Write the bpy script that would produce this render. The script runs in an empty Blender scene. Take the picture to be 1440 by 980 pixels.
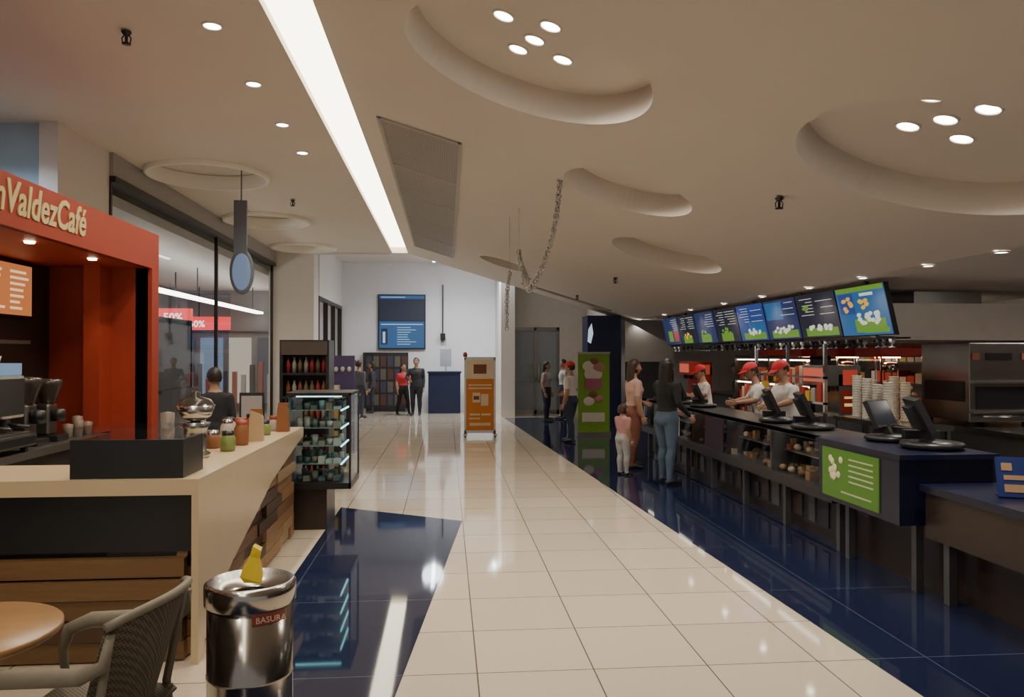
import bpy, bmesh, math, random
from mathutils import Vector, Matrix, Euler
random.seed(7)
S = bpy.context.scene
COL = S.collection
# ------------------------------------------------------------------ materials
_M = {}
def mat(name, col, rough=0.5, metal=0.0, emit=None, es=0.0, var=0.08, scale=6.0, bump=0.0, spec=0.5):
    if name in _M: return _M[name]
    m = bpy.data.materials.new(name); m.use_nodes = True
    nt = m.node_tree; b = nt.nodes['Principled BSDF']
    b.inputs['Roughness'].default_value = rough
    b.inputs['Metallic'].default_value = metal
    b.inputs['Specular IOR Level'].default_value = spec
    tc = nt.nodes.new('ShaderNodeTexCoord'); nz = nt.nodes.new('ShaderNodeTexNoise')
    nz.inputs['Scale'].default_value = scale; nz.inputs['Detail'].default_value = 3
    nt.links.new(tc.outputs['Object'], nz.inputs['Vector'])
    mx = nt.nodes.new('ShaderNodeMix'); mx.data_type = 'RGBA'
    c = Vector(col[:3])
    mx.inputs[6].default_value = (*(c*(1-var)), 1); mx.inputs[7].default_value = (*[min(1, v) for v in (c*(1+var))], 1)
    nt.links.new(nz.outputs['Fac'], mx.inputs[0]); nt.links.new(mx.outputs[2], b.inputs['Base Color'])
    if emit:
        b.inputs['Emission Color'].default_value = (*emit, 1); b.inputs['Emission Strength'].default_value = es
        if es <= 2.5: m.cycles.emission_sampling = 'NONE'
    if bump:
        bp = nt.nodes.new('ShaderNodeBump'); bp.inputs['Strength'].default_value = bump; bp.inputs['Distance'].default_value = .02
        nt.links.new(nz.outputs['Fac'], bp.inputs['Height']); nt.links.new(bp.outputs[0], b.inputs['Normal'])
    _M[name] = m; return m

def wood(name, c1, c2, axis=1, rough=.4):
    if name in _M: return _M[name]
    m = mat(name, c1, rough)
    nt = m.node_tree; b = nt.nodes['Principled BSDF']
    tc = nt.nodes.new('ShaderNodeTexCoord'); mp = nt.nodes.new('ShaderNodeMapping')
    sc = [14, 14, 14]; sc[axis] = 1.2; mp.inputs['Scale'].default_value = sc
    nz = nt.nodes.new('ShaderNodeTexNoise'); nz.inputs['Scale'].default_value = 3; nz.inputs['Detail'].default_value = 6
    mx = nt.nodes.new('ShaderNodeMix'); mx.data_type = 'RGBA'
    mx.inputs[6].default_value = (*c1, 1); mx.inputs[7].default_value = (*c2, 1)
    nt.links.new(tc.outputs['Object'], mp.inputs[0]); nt.links.new(mp.outputs[0], nz.inputs['Vector'])
    nt.links.new(nz.outputs['Fac'], mx.inputs[0]); nt.links.new(mx.outputs[2], b.inputs['Base Color'])
    return m

def tilemat(name, col, grout, rough, ox, oy, size=.65, gw=.006, var=.05):
    m = bpy.data.materials.new(name); m.use_nodes = True; nt = m.node_tree; b = nt.nodes['Principled BSDF']
    tc = nt.nodes.new('ShaderNodeTexCoord'); mp = nt.nodes.new('ShaderNodeMapping')
    mp.inputs['Location'].default_value = (-ox, -oy, 0)
    nt.links.new(tc.outputs['Object'], mp.inputs[0])
    sx = nt.nodes.new('ShaderNodeSeparateXYZ'); nt.links.new(mp.outputs[0], sx.inputs[0])
    def line(o):
        a = nt.nodes.new('ShaderNodeMath'); a.operation = 'PINGPONG'; a.inputs[1].default_value = size/2
        nt.links.new(o, a.inputs[0])
        c = nt.nodes.new('ShaderNodeMath'); c.operation = 'LESS_THAN'; c.inputs[1].default_value = gw/2
        nt.links.new(a.outputs[0], c.inputs[0]); return c.outputs[0]
    mxm = nt.nodes.new('ShaderNodeMath'); mxm.operation = 'MAXIMUM'
    nt.links.new(line(sx.outputs[0]), mxm.inputs[0]); nt.links.new(line(sx.outputs[1]), mxm.inputs[1])
    dv = nt.nodes.new('ShaderNodeVectorMath'); dv.operation = 'SCALE'; dv.inputs['Scale'].default_value = 1/size
    nt.links.new(mp.outputs[0], dv.inputs[0])
    fl = nt.nodes.new('ShaderNodeVectorMath'); fl.operation = 'FLOOR'; nt.links.new(dv.outputs[0], fl.inputs[0])
    wn = nt.nodes.new('ShaderNodeTexWhiteNoise'); nt.links.new(fl.outputs[0], wn.inputs['Vector'])
    mx = nt.nodes.new('ShaderNodeMix'); mx.data_type = 'RGBA'; c = Vector(col)
    mx.inputs[6].default_value = (*(c*(1-var)), 1); mx.inputs[7].default_value = (*(c*(1+var)), 1)
    nt.links.new(wn.outputs['Value'], mx.inputs[0])
    m2 = nt.nodes.new('ShaderNodeMix'); m2.data_type = 'RGBA'; m2.inputs[7].default_value = (*grout, 1)
    nt.links.new(mxm.outputs[0], m2.inputs[0]); nt.links.new(mx.outputs[2], m2.inputs[6])
    nt.links.new(m2.outputs[2], b.inputs['Base Color'])
    nz = nt.nodes.new('ShaderNodeTexNoise'); nz.inputs['Scale'].default_value = 1.6
    nt.links.new(tc.outputs['Object'], nz.inputs['Vector'])
    mr = nt.nodes.new('ShaderNodeMapRange'); mr.inputs['To Min'].default_value = rough*.7; mr.inputs['To Max'].default_value = rough*1.3
    nt.links.new(nz.outputs['Fac'], mr.inputs[0]); nt.links.new(mr.outputs[0], b.inputs['Roughness'])
    b.inputs['Specular IOR Level'].default_value = .75
    return m

WHITE = mat('painted_white', (.74, .70, .66), .7, var=.03)
CEIL = mat('ceiling_paint', (.68, .62, .55), .8, var=.02, scale=1.5)
BLACK = mat('black_plastic', (.015, .015, .017), .35)
DARK = mat('dark_laminate', (.03, .028, .03), .3)
DKBROWN = mat('dark_brown_panel', (.035, .022, .018), .35)
NAVY = mat('navy_laminate', (.008, .010, .034), .3)
STEEL = mat('stainless_steel', (.50, .49, .47), .22, 1.0, scale=3)
STEELB = mat('brushed_steel', (.36, .35, .34), .35, 1.0, scale=3)
CREAM = mat('cream_solid_surface', (.64, .50, .32), .25, var=.03)
RED = mat('red_paint', (.33, .038, .016), .5)
REDD = mat('dark_red_paint', (.35, .03, .015), .5)
CHROME = mat('chrome', (.8, .8, .8), .08, 1.0)
def glass_mat(name, lo, hi, p):
    m = bpy.data.materials.new(name); m.use_nodes = True; nt = m.node_tree
    nt.nodes.remove(nt.nodes['Principled BSDF']); out = nt.nodes['Material Output']
    t = nt.nodes.new('ShaderNodeBsdfTransparent'); t.inputs[0].default_value = (.95, .97, .97, 1)
    g = nt.nodes.new('ShaderNodeBsdfGlossy'); g.inputs['Roughness'].default_value = .02
    f = nt.nodes.new('ShaderNodeLayerWeight'); f.inputs['Blend'].default_value = .5
    pw = nt.nodes.new('ShaderNodeMath'); pw.operation = 'POWER'; pw.inputs[1].default_value = p
    mr = nt.nodes.new('ShaderNodeMapRange'); mr.inputs['To Min'].default_value = lo; mr.inputs['To Max'].default_value = hi
    nt.links.new(f.outputs['Facing'], pw.inputs[0]); nt.links.new(pw.outputs[0], mr.inputs[0])
    x = nt.nodes.new('ShaderNodeMixShader')
    nt.links.new(mr.outputs[0], x.inputs[0]); nt.links.new(t.outputs[0], x.inputs[1]); nt.links.new(g.outputs[0], x.inputs[2])
    nt.links.new(x.outputs[0], out.inputs[0]); return m
GLASS = glass_mat('clear_glass', .02, .45, 4)
def emis(name, col, s):
    return mat(name, (.02, .02, .02), .6, emit=col, es=s)
# ------------------------------------------------------------------ mesh helpers
def obj_from_bm(name, bm, mats, parent=None, smooth=False):
    bmesh.ops.recalc_face_normals(bm, faces=bm.faces[:])
    me = bpy.data.meshes.new(name); bm.to_mesh(me); bm.free()
    for m in (mats if isinstance(mats, (list, tuple)) else [mats]): me.materials.append(m)
    if smooth:
        for p in me.polygons: p.use_smooth = True
    o = bpy.data.objects.new(name, me); COL.objects.link(o)
    if parent: o.parent = parent; o.matrix_parent_inverse = Matrix.Translation(-parent.location)
    return o
def group(name, loc=(0, 0, 0)):
    e = bpy.data.objects.new(name, None); e.location = loc; e.empty_display_size = .1; COL.objects.link(e); return e
def bm_box(bm, x0, x1, y0, y1, z0, z1, mi=0, M=None):
    vs = [bm.verts.new((x, y, z)) for x in (x0, x1) for y in (y0, y1) for z in (z0, z1)]
    if M:
        for v in vs: v.co = M @ v.co
    fs = [(0, 1, 3, 2), (4, 6, 7, 5), (0, 4, 5, 1), (2, 3, 7, 6), (0, 2, 6, 4), (1, 5, 7, 3)]
    for f in fs:
        fc = bm.faces.new([vs[i] for i in f]); fc.material_index = mi
def box(name, x0, x1, y0, y1, z0, z1, m, parent=None, bevel=0.0):
    bm = bmesh.new(); bm_box(bm, x0, x1, y0, y1, z0, z1)
    if bevel:
        bmesh.ops.bevel(bm, geom=bm.edges[:], offset=bevel, segments=2, affect='EDGES', profile=.5)
    return obj_from_bm(name, bm, m, parent)
def boxes(name, lst, mats, parent=None):
    bm = bmesh.new()
    for b in lst: bm_box(bm, *b[:6], mi=(b[6] if len(b) > 6 else 0))
    return obj_from_bm(name, bm, mats, parent)
def xpane(name, x, y0, y1, z0, z1, m, parent):
    bm = bmesh.new(); bm.faces.new([bm.verts.new(p) for p in ((x, y0, z0), (x, y1, z0), (x, y1, z1), (x, y0, z1))])
    return obj_from_bm(name, bm, m, parent)
def bm_tube(bm, pts, radii, n=10, mi=0, flat=1.0):
    pts = [Vector(p) for p in pts]; rings = []
    if not hasattr(radii, '__len__'): radii = [radii]*len(pts)
    up = None
    for i, p in enumerate(pts):
        d = (pts[min(i+1, len(pts)-1)]-pts[max(i-1, 0)])
        d = d.normalized() if d.length > 1e-9 else Vector((0, 0, 1))
        if up is None:
            up = Vector((0, 0, 1)) if abs(d.z) < .9 else Vector((0, 1, 0))
        s = d.cross(up)
        if s.length < 1e-4: s = d.cross(Vector((1, 0, 0)))
        s.normalize(); up = s.cross(d).normalized()
        rings.append([bm.verts.new(p+(s*math.cos(a)+up*math.sin(a)*flat)*radii[i]) for a in [2*math.pi*k/n for k in range(n)]])
    for a, b in zip(rings, rings[1:]):
        for k in range(n):
            f = bm.faces.new((a[k], a[(k+1) % n], b[(k+1) % n], b[k])); f.material_index = mi; f.smooth = True
    for r, c in ((rings[0], 1), (rings[-1], 0)):
        f = bm.faces.new(r if c == 0 else r[::-1]); f.material_index = mi
def bm_lathe(bm, prof, loc=(0, 0, 0), n=32, mi=0, M=None):
    rings = []
    for r, z in prof:
        if r < 1e-5: v = bm.verts.new((0, 0, z)); rings.append([v])
        else: rings.append([bm.verts.new((r*math.cos(2*math.pi*k/n), r*math.sin(2*math.pi*k/n), z)) for k in range(n)])
    for a, b in zip(rings, rings[1:]):
        for k in range(n):
            if len(a) == 1 and len(b) == 1: continue
            if len(a) == 1: f = bm.faces.new((a[0], b[k], b[(k+1) % n]))
            elif len(b) == 1: f = bm.faces.new((a[k], a[(k+1) % n], b[0]))
            else: f = bm.faces.new((a[k], a[(k+1) % n], b[(k+1) % n], b[k]))
            f.material_index = mi; f.smooth = True
    for r in rings:
        for v in r:
            v.co = (M @ v.co if M else v.co) + Vector(loc)
def lathe(name, prof, loc, m, parent=None, n=32, M=None):
    bm = bmesh.new(); bm_lathe(bm, prof, loc, n, 0, M); return obj_from_bm(name, bm, m, parent)
def bm_ball(bm, c, r, mi=0, seg=12, M=None):
    if not hasattr(r, '__len__'): r = (r, r, r)
    mm = Matrix.Translation(c) @ (M or Matrix.Identity(4)) @ Matrix.Diagonal((*r, 1))
    res = bmesh.ops.create_uvsphere(bm, u_segments=seg, v_segments=max(6, seg*2//3), radius=1, matrix=mm)
    for v in res['verts']:
        for f in v.link_faces: f.material_index = mi; f.smooth = True
    return res['verts']
def prism(name, poly, axis, a0, a1, m, parent=None):
    bm = bmesh.new()
    def P(p, a): return {'x': (a, p[0], p[1]), 'y': (p[0], a, p[1]), 'z': (p[0], p[1], a)}[axis]
    A = [bm.verts.new(P(p, a0)) for p in poly]; B = [bm.verts.new(P(p, a1)) for p in poly]
    bm.faces.new(A); bm.faces.new(B[::-1]); n = len(poly)
    for i in range(n): bm.faces.new((A[i], B[i], B[(i+1) % n], A[(i+1) % n]))
    return obj_from_bm(name, bm, m, parent)
def text(name, body, size, loc, rot, m, parent=None, shear=0, ext=.004, align='LEFT', sx=1.0, off=.002):
    c = bpy.data.curves.new(name, 'FONT'); c.body = body; c.size = size; c.extrude = ext; c.shear = shear; c.align_x = align
    c.resolution_u = 3; c.offset = off
    o = bpy.data.objects.new(name+'_tmp', c); COL.objects.link(o)
    dg = bpy.context.evaluated_depsgraph_get(); me = bpy.data.meshes.new_from_object(o.evaluated_get(dg))
    bpy.data.objects.remove(o)
    me.transform(Matrix.Translation(loc) @ rot.to_4x4() @ Matrix.Diagonal((sx, 1, 1, 1)))
    me.materials.clear(); me.materials.append(m)
    o = bpy.data.objects.new(name, me); COL.objects.link(o)
    if parent: o.parent = parent; o.matrix_parent_inverse = Matrix.Translation(-parent.location)
    return o
ROT_CAM = Euler((math.pi/2, 0, 0)).to_matrix()            # text facing -Y
ROT_PX = Euler((math.pi/2, 0, math.pi/2)).to_matrix()     # facing +X

# ------------------------------------------------------------------ camera
cam = bpy.data.cameras.new('camera'); cam.sensor_width = 36; cam.lens = 27.0
co = bpy.data.objects.new('camera', cam); COL.objects.link(co)
co.location = (0, 0, 1.75); co.rotation_euler = (math.radians(90.53), 0, math.radians(-4.87)); S.camera = co
cam.clip_start = .05
# ------------------------------------------------------------------ room shell
FW = tilemat('cream_porcelain_tile', (.68, .58, .46), (.14, .11, .08), .06, .17, 4.25, gw=.008)
FB = tilemat('navy_porcelain_tile', (.014, .020, .056), (.08, .10, .16), .045, .17, 4.25, size=1.3, gw=.008)
bm = bmesh.new(); bm_box(bm, -10, 9.2, -4, 30, -.1, 0); obj_from_bm('floor', bm, FW)
prism('floor_inlay_left', [(-1.21, 9.0), (.165, 8.16), (-.265, 3.97), (-.75, -.9), (-1.9, -.9), (-1.21, 3.2)], 'z', .0, .003, FB)
prism('floor_inlay_right', [(1.6, 21.6), (2.44, 3.74), (2.75, -3), (9.1, -3), (9.1, 21.6)], 'z', .0, .003, FB)

def zc(x): return 4.35 if x < -.98 else max(2.646, 4.056-.3*x)
BETA = math.atan(.3)
SLOPE = Matrix.Rotation(BETA, 4, 'Y')
def cut(o, circles, flat=False):
    bm = bmesh.new()
    for (x, y, r) in circles:
        base = 4.35 if flat else 4.056-.3*x
        M = Matrix.Translation((x, y, base)) @ (Matrix.Identity(4) if flat else SLOPE)
        n = 64; d0, d1 = -.4, (.16 if flat else .26)
        A = [bm.verts.new(M @ Vector((r*math.cos(2*math.pi*k/n), r*math.sin(2*math.pi*k/n), d0))) for k in range(n)]
        B = [bm.verts.new(M @ Vector((r*math.cos(2*math.pi*k/n), r*math.sin(2*math.pi*k/n), d1))) for k in range(n)]
        bm.faces.new(A[::-1]); bm.faces.new(B)
        for k in range(n): bm.faces.new((A[k], A[(k+1) % n], B[(k+1) % n], B[k]))
    c = obj_from_bm('cutter', bm, CEIL)
    md = o.modifiers.new('b', 'BOOLEAN'); md.object = c; md.operation = 'DIFFERENCE'; md.solver = 'EXACT'
    dg = bpy.context.evaluated_depsgraph_get(); me = bpy.data.meshes.new_from_object(o.evaluated_get(dg))
    o.modifiers.clear(); o.data = me; bpy.data.objects.remove(c)
CR = [(.6, 5.65, .95), (3.36, 4.95, .97), (1.92, 8.05, .70), (3.05, 10.5, .78), (1.23, 16.2, .55)]
CL = [(-3.4, 11.3, .8), (-3.42, 15.0, .76), (-3.4, 18.7, .72)]
cr = prism('ceiling', [(-.98, 4.35), (4.7, 2.646), (9.2, 2.646), (9.2, 5), (-.98, 5)], 'y', -4, 19.7, CEIL)
cut(cr, CR)
cl = prism('ceiling_left', [(-10, 4.35), (-1.41, 4.35), (-1.41, 5), (-10, 5)], 'y', -4, 19.7, CEIL)
cut(cl, CL, True)
for (x, y, r) in CL:
    g = group('ceiling_roundel_trim', (x, y, 4.35))
    lathe('collar', [(r-.01, .15), (r-.01, -.06), (r+.04, -.06), (r+.05, 0), (r+.05, .02)], (x, y, 4.35), mat('collar_paint', (.88, .84, .76), .6, var=.02), g, 64)
box('ceiling_back', -10, 9.2, 19.7, 30, 4.7, 5, WHITE)
box('trim_1', -4.4, -1.41, 19.62, 19.7, 4.30, 4.7, WHITE)
g = group('cove_light_strip', (-1.2, 8, 4.5))
box('diffuser', -1.41, -.98, -4, 19.6, 4.50, 4.52, emis('cove_glow', (1, .90, .66), 8.5), g)
box('channel_lip', -1.41, -1.37, -4, 19.6, 4.35, 4.37, CEIL, g)
box('end_cap', -1.41, -.98, 19.6, 19.7, 4.35, 4.7, CEIL, g)
box('wall_back', -10, 4.4, 24.5, 24.7, 0, 4.7, mat('back_wall_white', (.74, .74, .77), .7, var=.02))
box('wall_back_right', 4.4, 9.2, 20, 20.2, 0, 4.7, mat('kitchen_wall', (.55, .53, .53), .6))
box('wall_right', 9.0, 9.2, -4, 20, 0, 2.646, mat('kitchen_wall_side', (.42, .38, .34), .6))
box('wall_end_right', 4.2, 4.4, 20, 24.5, 0, 4.7, WHITE)
box('wall_left', -10, -9.8, -4, 30, 0, 4.35, mat('mall_wall', (.12, .12, .14), .6))
box('wall_left_cafe', -4.5, -4.3, 8.9, 10.2, 0, 4.35, WHITE)
box('wall_left_blue', -9.8, -4.5, 9.0, 9.2, 0, 4.35, mat('pale_blue_wall', (.42, .56, .68), .7))
# facade glazing
FR = mat('bronze_frame', (.05, .045, .045), .35, .6)
g = group('window_1', (-4.3, 15, 2))
box('header', -4.4, -4.25, 10.2, 19.5, 4.05, 4.35, mat('header_grey', (.40, .38, .36), .5), g)
box('header_rail', -4.42, -4.22, 10.2, 19.5, 3.97, 4.05, FR, g)
xpane('pane', -4.31, 10.2, 19.5, .05, 3.97, GLASS, g)
boxes('mullions', [(-4.34, -4.28, y, y+.05, 0, 3.97) for y in (10.2, 14.8, 19.4)]+[(-4.36, -4.26, 10.2, 19.5, 0, .08)], FR, g)
box('column_left', -4.4, -3.3, 19.5, 20.2, 0, 4.7, WHITE)
g = group('window_2', (-3.3, 22, 2))
box('header', -3.4, -3.28, 20.2, 24.5, 3.3, 4.7, WHITE, g)
xpane('pane', -3.35, 20.2, 24.5, .05, 3.3, GLASS, g)
boxes('mullions', [(-3.4, -3.28, y, y+.08, 0, 3.3) for y in (20.2, 21.6, 23.0, 24.4)]+[(-3.4, -3.28, 20.2, 24.5, 3.2, 3.3)], FR, g)
# mall hall behind the glass
box('ceiling_mall', -9.8, -4.45, 9.25, 24.4, 3.75, 3.9, mat('mall_ceiling', (.42, .41, .40), .7))
box('wall_mall_end', -9.8, -4.45, 24.3, 24.45, 0, 3.75, mat('mall_end', (.20, .20, .21), .6))
g = group('linear_ceiling_light', (-5.8, 18, 3.2))
box('tube', -5.78, -5.58, 12.5, 24, 3.02, 3.08, emis('mall_tube', (1, .95, .85), 10), g)
boxes('hangers', [(-5.66, -5.64, y, y+.02, 3.08, 3.75) for y in (13, 18, 23)], BLACK, g)
g = group('shopfront', (-8, 18, 1.5))
box('shop_wall', -8.3, -8.1, 9.3, 24.2, 0, 3.7, mat('shop_wall', (.10, .10, .11), .4), g)
for i, (y, c) in enumerate([(10.0, (.8, .75, .6)), (12.6, (.3, .5, .8)), (15.2, (.85, .8, .65)), (17.8, (.35, .5, .8)), (20.4, (.8, .5, .3)), (22.3, (.85, .8, .7))]):
    box('shop_screen_%d' % i, -8.1, -8.05, y, y+1.7, .7+(i % 2)*.3, 2.1+(i % 2)*.4, emis('shopscreen%d' % i, c, .8), g)
    box('shop_shelf_%d' % i, -8.1, -7.7, y-.3, y+1.9, .6, .68, FR, g)
    bm = bmesh.new()
    for k in range(9):
        bm_box(bm, -7.95, -7.85, y+k*.19, y+k*.19+.12, .68, .68+random.uniform(.2, .9), k % 3)
    obj_from_bm('shop_goods_%d' % i, bm, [mat('goods0', (.05, .05, .06), .5), mat('goods1', (.3, .08, .05), .5), mat('goods2', (.4, .4, .38), .5)], g)
    for j, cc in enumerate(((.8, .04, .04), (.9, .9, .85))):
        box('fascia_%d_%d' % (i, j), -8.09, -8.0, y+j*1.1, y+j*1.1+.8, 2.75, 3.05, emis('fascia%d' % j, cc, 1.6), g)
# end-of-mall shop, facing the hall
g = group('mall_end_shop', (-7, 24, 1.5))
bl = [(-9.2+i*.85, -8.55+i*.85, 24.2, 24.3, .3, 2.3, i % 3) for i in range(5)]+[(-9.3, -4.9, 24.22, 24.3, 2.45, 2.5, 3)]
boxes('windows', bl, [emis('win_warm', (.7, .62, .5), .7), emis('win_dark', (.06, .07, .1), .6), emis('win_blue', (.25, .35, .5), .6), FR], g)
bm = bmesh.new()
for i in range(16): bm_box(bm, -9.1+i*.26, -8.98+i*.26, 24.0, 24.15, 0, random.uniform(.8, 1.6), i % 3)
obj_from_bm('mannequins_and_racks', bm, [_M['goods0'], _M['goods1'], _M['goods2']], g)
for i, (sx, sw) in enumerate(((-7.6, 1.3), (-6.9, .8))):
    g = group('shop_sign', (sx, 22.5-i*3, 3)); yy = 23-i*4
    box('panel', sx, sx+sw, yy, yy+.1, 2.50+.02*i, 2.88, emis('redsign', (.8, .04, .04), 1.8), g)
    text('lettering', '50%', .27, (sx+.15, yy-.02, 2.58), ROT_CAM, emis('signwhite', (1, 1, 1), 2), g)
    box('rod', sx+.4, sx+.43, yy+.04, yy+.07, 2.88, 3.75, FR, g)
g = group('mall_kiosk', (-6.5, 14, 0))
boxes('body', [(-7.2, -5.6, 15.5, 17.5, 0, 1.0), (-7.3, -5.5, 15.4, 17.6, 1.0, 1.06), (-7.2, -7.1, 15.5, 17.5, 1.06, 2.5), (-5.7, -5.6, 15.5, 17.5, 1.06, 2.5), (-7.2, -5.6, 15.5, 17.5, 2.4, 2.52), (-7.2, -5.6, 17.4, 17.5, 1.06, 2.4)], DARK, g)
box('kiosk_screen', -6.7, -6.05, 15.47, 15.5, 1.95, 2.35, emis('kscr', (.2, .45, .9), 1.0), g)
boxes('kiosk_goods', [(-7.0+i*.2, -6.88+i*.2, 15.6, 15.8, 1.06, 1.06+random.uniform(.15, .4), i % 3) for i in range(7)], [_M['goods0'], _M['goods1'], _M['goods2']], g)

# ------------------------------------------------------------------ ceiling lights
LG = emis('lamp_glow', (1, .93, .8), 26)
RINGM = mat('lamp_ring', (.7, .66, .6), .5)
def spot(name, loc, power, parent=None, size=2.4, blend=.8, col=(1, .88, .72), rad=.06):
    l = bpy.data.lights.new(name, 'SPOT'); l.energy = power; l.spot_size = size; l.spot_blend = blend; l.color = col; l.shadow_soft_size = rad
    o = bpy.data.objects.new(name, l); COL.objects.link(o); o.location = loc
    if parent: o.parent = parent; o.matrix_parent_inverse = Matrix.Translation(-parent.location)
    return o
def downlight(x, y, z, r=.055, power=40, slope=False, m=None, col=(1, .90, .77), lamp=True):
    g = group('recessed_downlight', (x, y, z))
    M = SLOPE if slope else Matrix.Identity(4)
    lathe('lens', [(0, -.012), (r*.8, -.010), (r, 0)], (x, y, z), m or LG, g, 20, M)
    lathe('bezel', [(r, 0), (r*1.05, -.014), (r*1.22, -.010), (r*1.28, 0)], (x, y, z), RINGM, g, 20, M)
    if lamp: spot('lamp', (x, y, z-.06), power*1.6, g, col=col)
for y in (6.2, 7.5, 8.8, 10.0): downlight(-1.84, y*1.0, 4.35, .065, power=60)
for y in (1.5, 3.5, -1.5): downlight(-1.84, y, 4.35, power=60)
downlight(-4.75, 8.0, 4.35, .10, 70, col=(.75, .88, 1), m=emis('cool_glow', (.8, .92, 1), 26))
def on_roof(x, y, power=22):
    z = 4.056-.3*x+.26/math.cos(BETA)
    downlight(x, y, z, .070, power, True)
for cx, cy in ((.66, 5.72), (3.32, 4.85)):
    for dx, dy in ((-.25, -.22), (.08, -.30), (0, 0), (-.1, .26), (.24, .18)): on_roof(cx+dx, cy+dy, 30)
on_roof(1.93, 8.1, 60); on_roof(3.08, 10.5, 60)
for y in (6.2, 7.2, 8.4, 9.7, 11.2, 12.8, 14.6, 16.4, 18.6): downlight(4.74, y, 2.644, .05, 26)
for y in (4.8, 3.2): downlight(4.74, y, 2.644, .05, 12)
def sprinkler(x, y):
    z = zc(x)-.016; g = group('fire_sprinkler', (x, y, z))
    lathe('body', [(0, -.10), (.035, -.10), (.035, -.09), (.012, -.085), (.012, -.03), (.03, -.02), (.04, 0)], (x, y, z), BLACK, g, 12)
    bm = bmesh.new(); bm_tube(bm, [(x-.03, y, z-.085), (x-.035, y, z-.05), (x-.012, y, z-.02)], .006, 6); bm_tube(bm, [(x+.03, y, z-.085), (x+.035, y, z-.05), (x+.012, y, z-.02)], .006, 6)
    obj_from_bm('yoke', bm, BLACK, g)
for x, y in ((-2.55, 6.35), (2.95, 6.6), (3.0, 13.5), (-2.55, 13.0), (3.0, 17.5)): sprinkler(x, y)
def sloped_box(bm, x0, x1, y0, y1, d0, d1, mi=0):
    vs = []
    for x in (x0, x1):
        for y in (y0, y1):
            for d in (d0, d1): vs.append(bm.verts.new((x, y, 4.056-.3*x-d)))
    for f in [(0, 1, 3, 2), (4, 6, 7, 5), (0, 4, 5, 1), (2, 3, 7, 6), (0, 2, 6, 4), (1, 5, 7, 3)]:
        fc = bm.faces.new([vs[i] for i in f]); fc.material_index = mi
bm = bmesh.new()
sloped_box(bm, -.72, .14, 8.15, 17.7, .001, .008, 0)
for i in range(40):
    x = -.70+i*.0205; sloped_box(bm, x, x+.013, 8.2, 17.65, .008, .018, 1)
for y in (8.15, 10.05, 11.95, 13.85, 15.75, 17.64): sloped_box(bm, -.72, .14, y, y+.05, .008, .024, 1)
sloped_box(bm, -.74, -.70, 8.15, 17.7, 0.001, .024, 1); sloped_box(bm, .12, .16, 8.15, 17.7, 0.001, .024, 1)
obj_from_bm('ceiling_air_vent', bm, [mat('vent_dark', (.27, .25, .22), .6), mat('vent_slat', (.42, .39, .35), .5)])
bm = bmesh.new(); sloped_box(bm, 1.8, 4.0, 18.4, 18.7, 0.001, .01, 0)
for i in range(5): sloped_box(bm, 1.8, 4.0, 18.42+i*.055, 18.445+i*.055, .01, .02, 1)
obj_from_bm('linear_air_grille', bm, [_M['vent_dark'], _M['vent_slat']])
for x in (-.38, 1.45):
    g = group('fluorescent_batten', (x, 22, 4.6))
    box('tray', x-.06, x+.06, 20.6, 23.6, 4.64, 4.699, WHITE, g)
    box('tube', x-.045, x+.045, 20.6, 23.6, 4.61, 4.64, emis('batten_glow', (.85, .93, 1), 18), g)
# tinsel garland hanging from ceiling: strings of foil rings
g = group('hanging_tinsel_garland', (1.3, 9, 3))
TIN = mat('tinsel_foil', (.50, .48, .45), .25, .6)
def garland(a, b, c, n=40, r=.036):
    bm = bmesh.new(); a, b, c = Vector(a), Vector(b), Vector(c); L = []
    for i in range(n+1):
        t = i/n; L.append(a*(1-t)**2+b*2*t*(1-t)+c*t*t)
    bm_tube(bm, L, .006, 5)
    for i, p in enumerate(L):
        if r < .02: continue
        ang = i*1.3; u = Vector((math.cos(ang), math.sin(ang), 0)); v = Vector((0, 0, 1))
        ring = [p+(u*math.cos(k*math.pi/4)*.8+v*math.sin(k*math.pi/4))*r for k in range(9)]
        bm_tube(bm, ring, .0075, 4)
    return obj_from_bm('strand', bm, TIN, g)
garland((1.24, 8.35, zc(1.24)), (1.28, 8.9, 3.0), (1.05, 9.5, 2.60), 44)
garland((1.05, 9.5, 2.60), (1.0, 9.6, 2.45), (.98, 10.4, zc(.98)-.6), 28)
garland((.98, 10.4, zc(.98)-.6), (1.0, 10.4, 2.9), (1.1, 9.6, 2.62), 26)
garland((.98, 10.4, zc(.98)), (.98, 10.4, zc(.98)-.3), (.98, 10.4, zc(.98)-.6), 14, .012)
garland((.92, 11.2, 2.95), (.86, 11.2, 2.6), (.88, 11.2, 2.15), 22)
garland((.92, 11.2, zc(.92)), (.92, 11.2, 3.3), (.92, 11.2, 2.95), 12, .010)
# hanging oval sign
g = group('hanging_oval_sign', (-2.95, 11.0, 3.2))
HP = mat('sign_grey', (.13, .14, .17), .4)
box('rod', -2.87, -2.855, 11.0, 11.02, 3.9, 4.35, HP, g)
box('upper_plate', -2.96, -2.78, 10.98, 11.02, 3.15, 3.92, HP, g, .008)
bm = bmesh.new(); bm_ball(bm, (-2.85, 11.0, 2.92), (.17, .03, .32), 0, 24)
obj_from_bm('oval_plate', bm, HP, g, True)
bm = bmesh.new(); bm_ball(bm, (-2.85, 10.985, 2.92), (.13, .03, .26), 0, 24)
obj_from_bm('oval_face', bm, emis('oval_face', (.35, .5, .75), .4), g, True)

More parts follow.
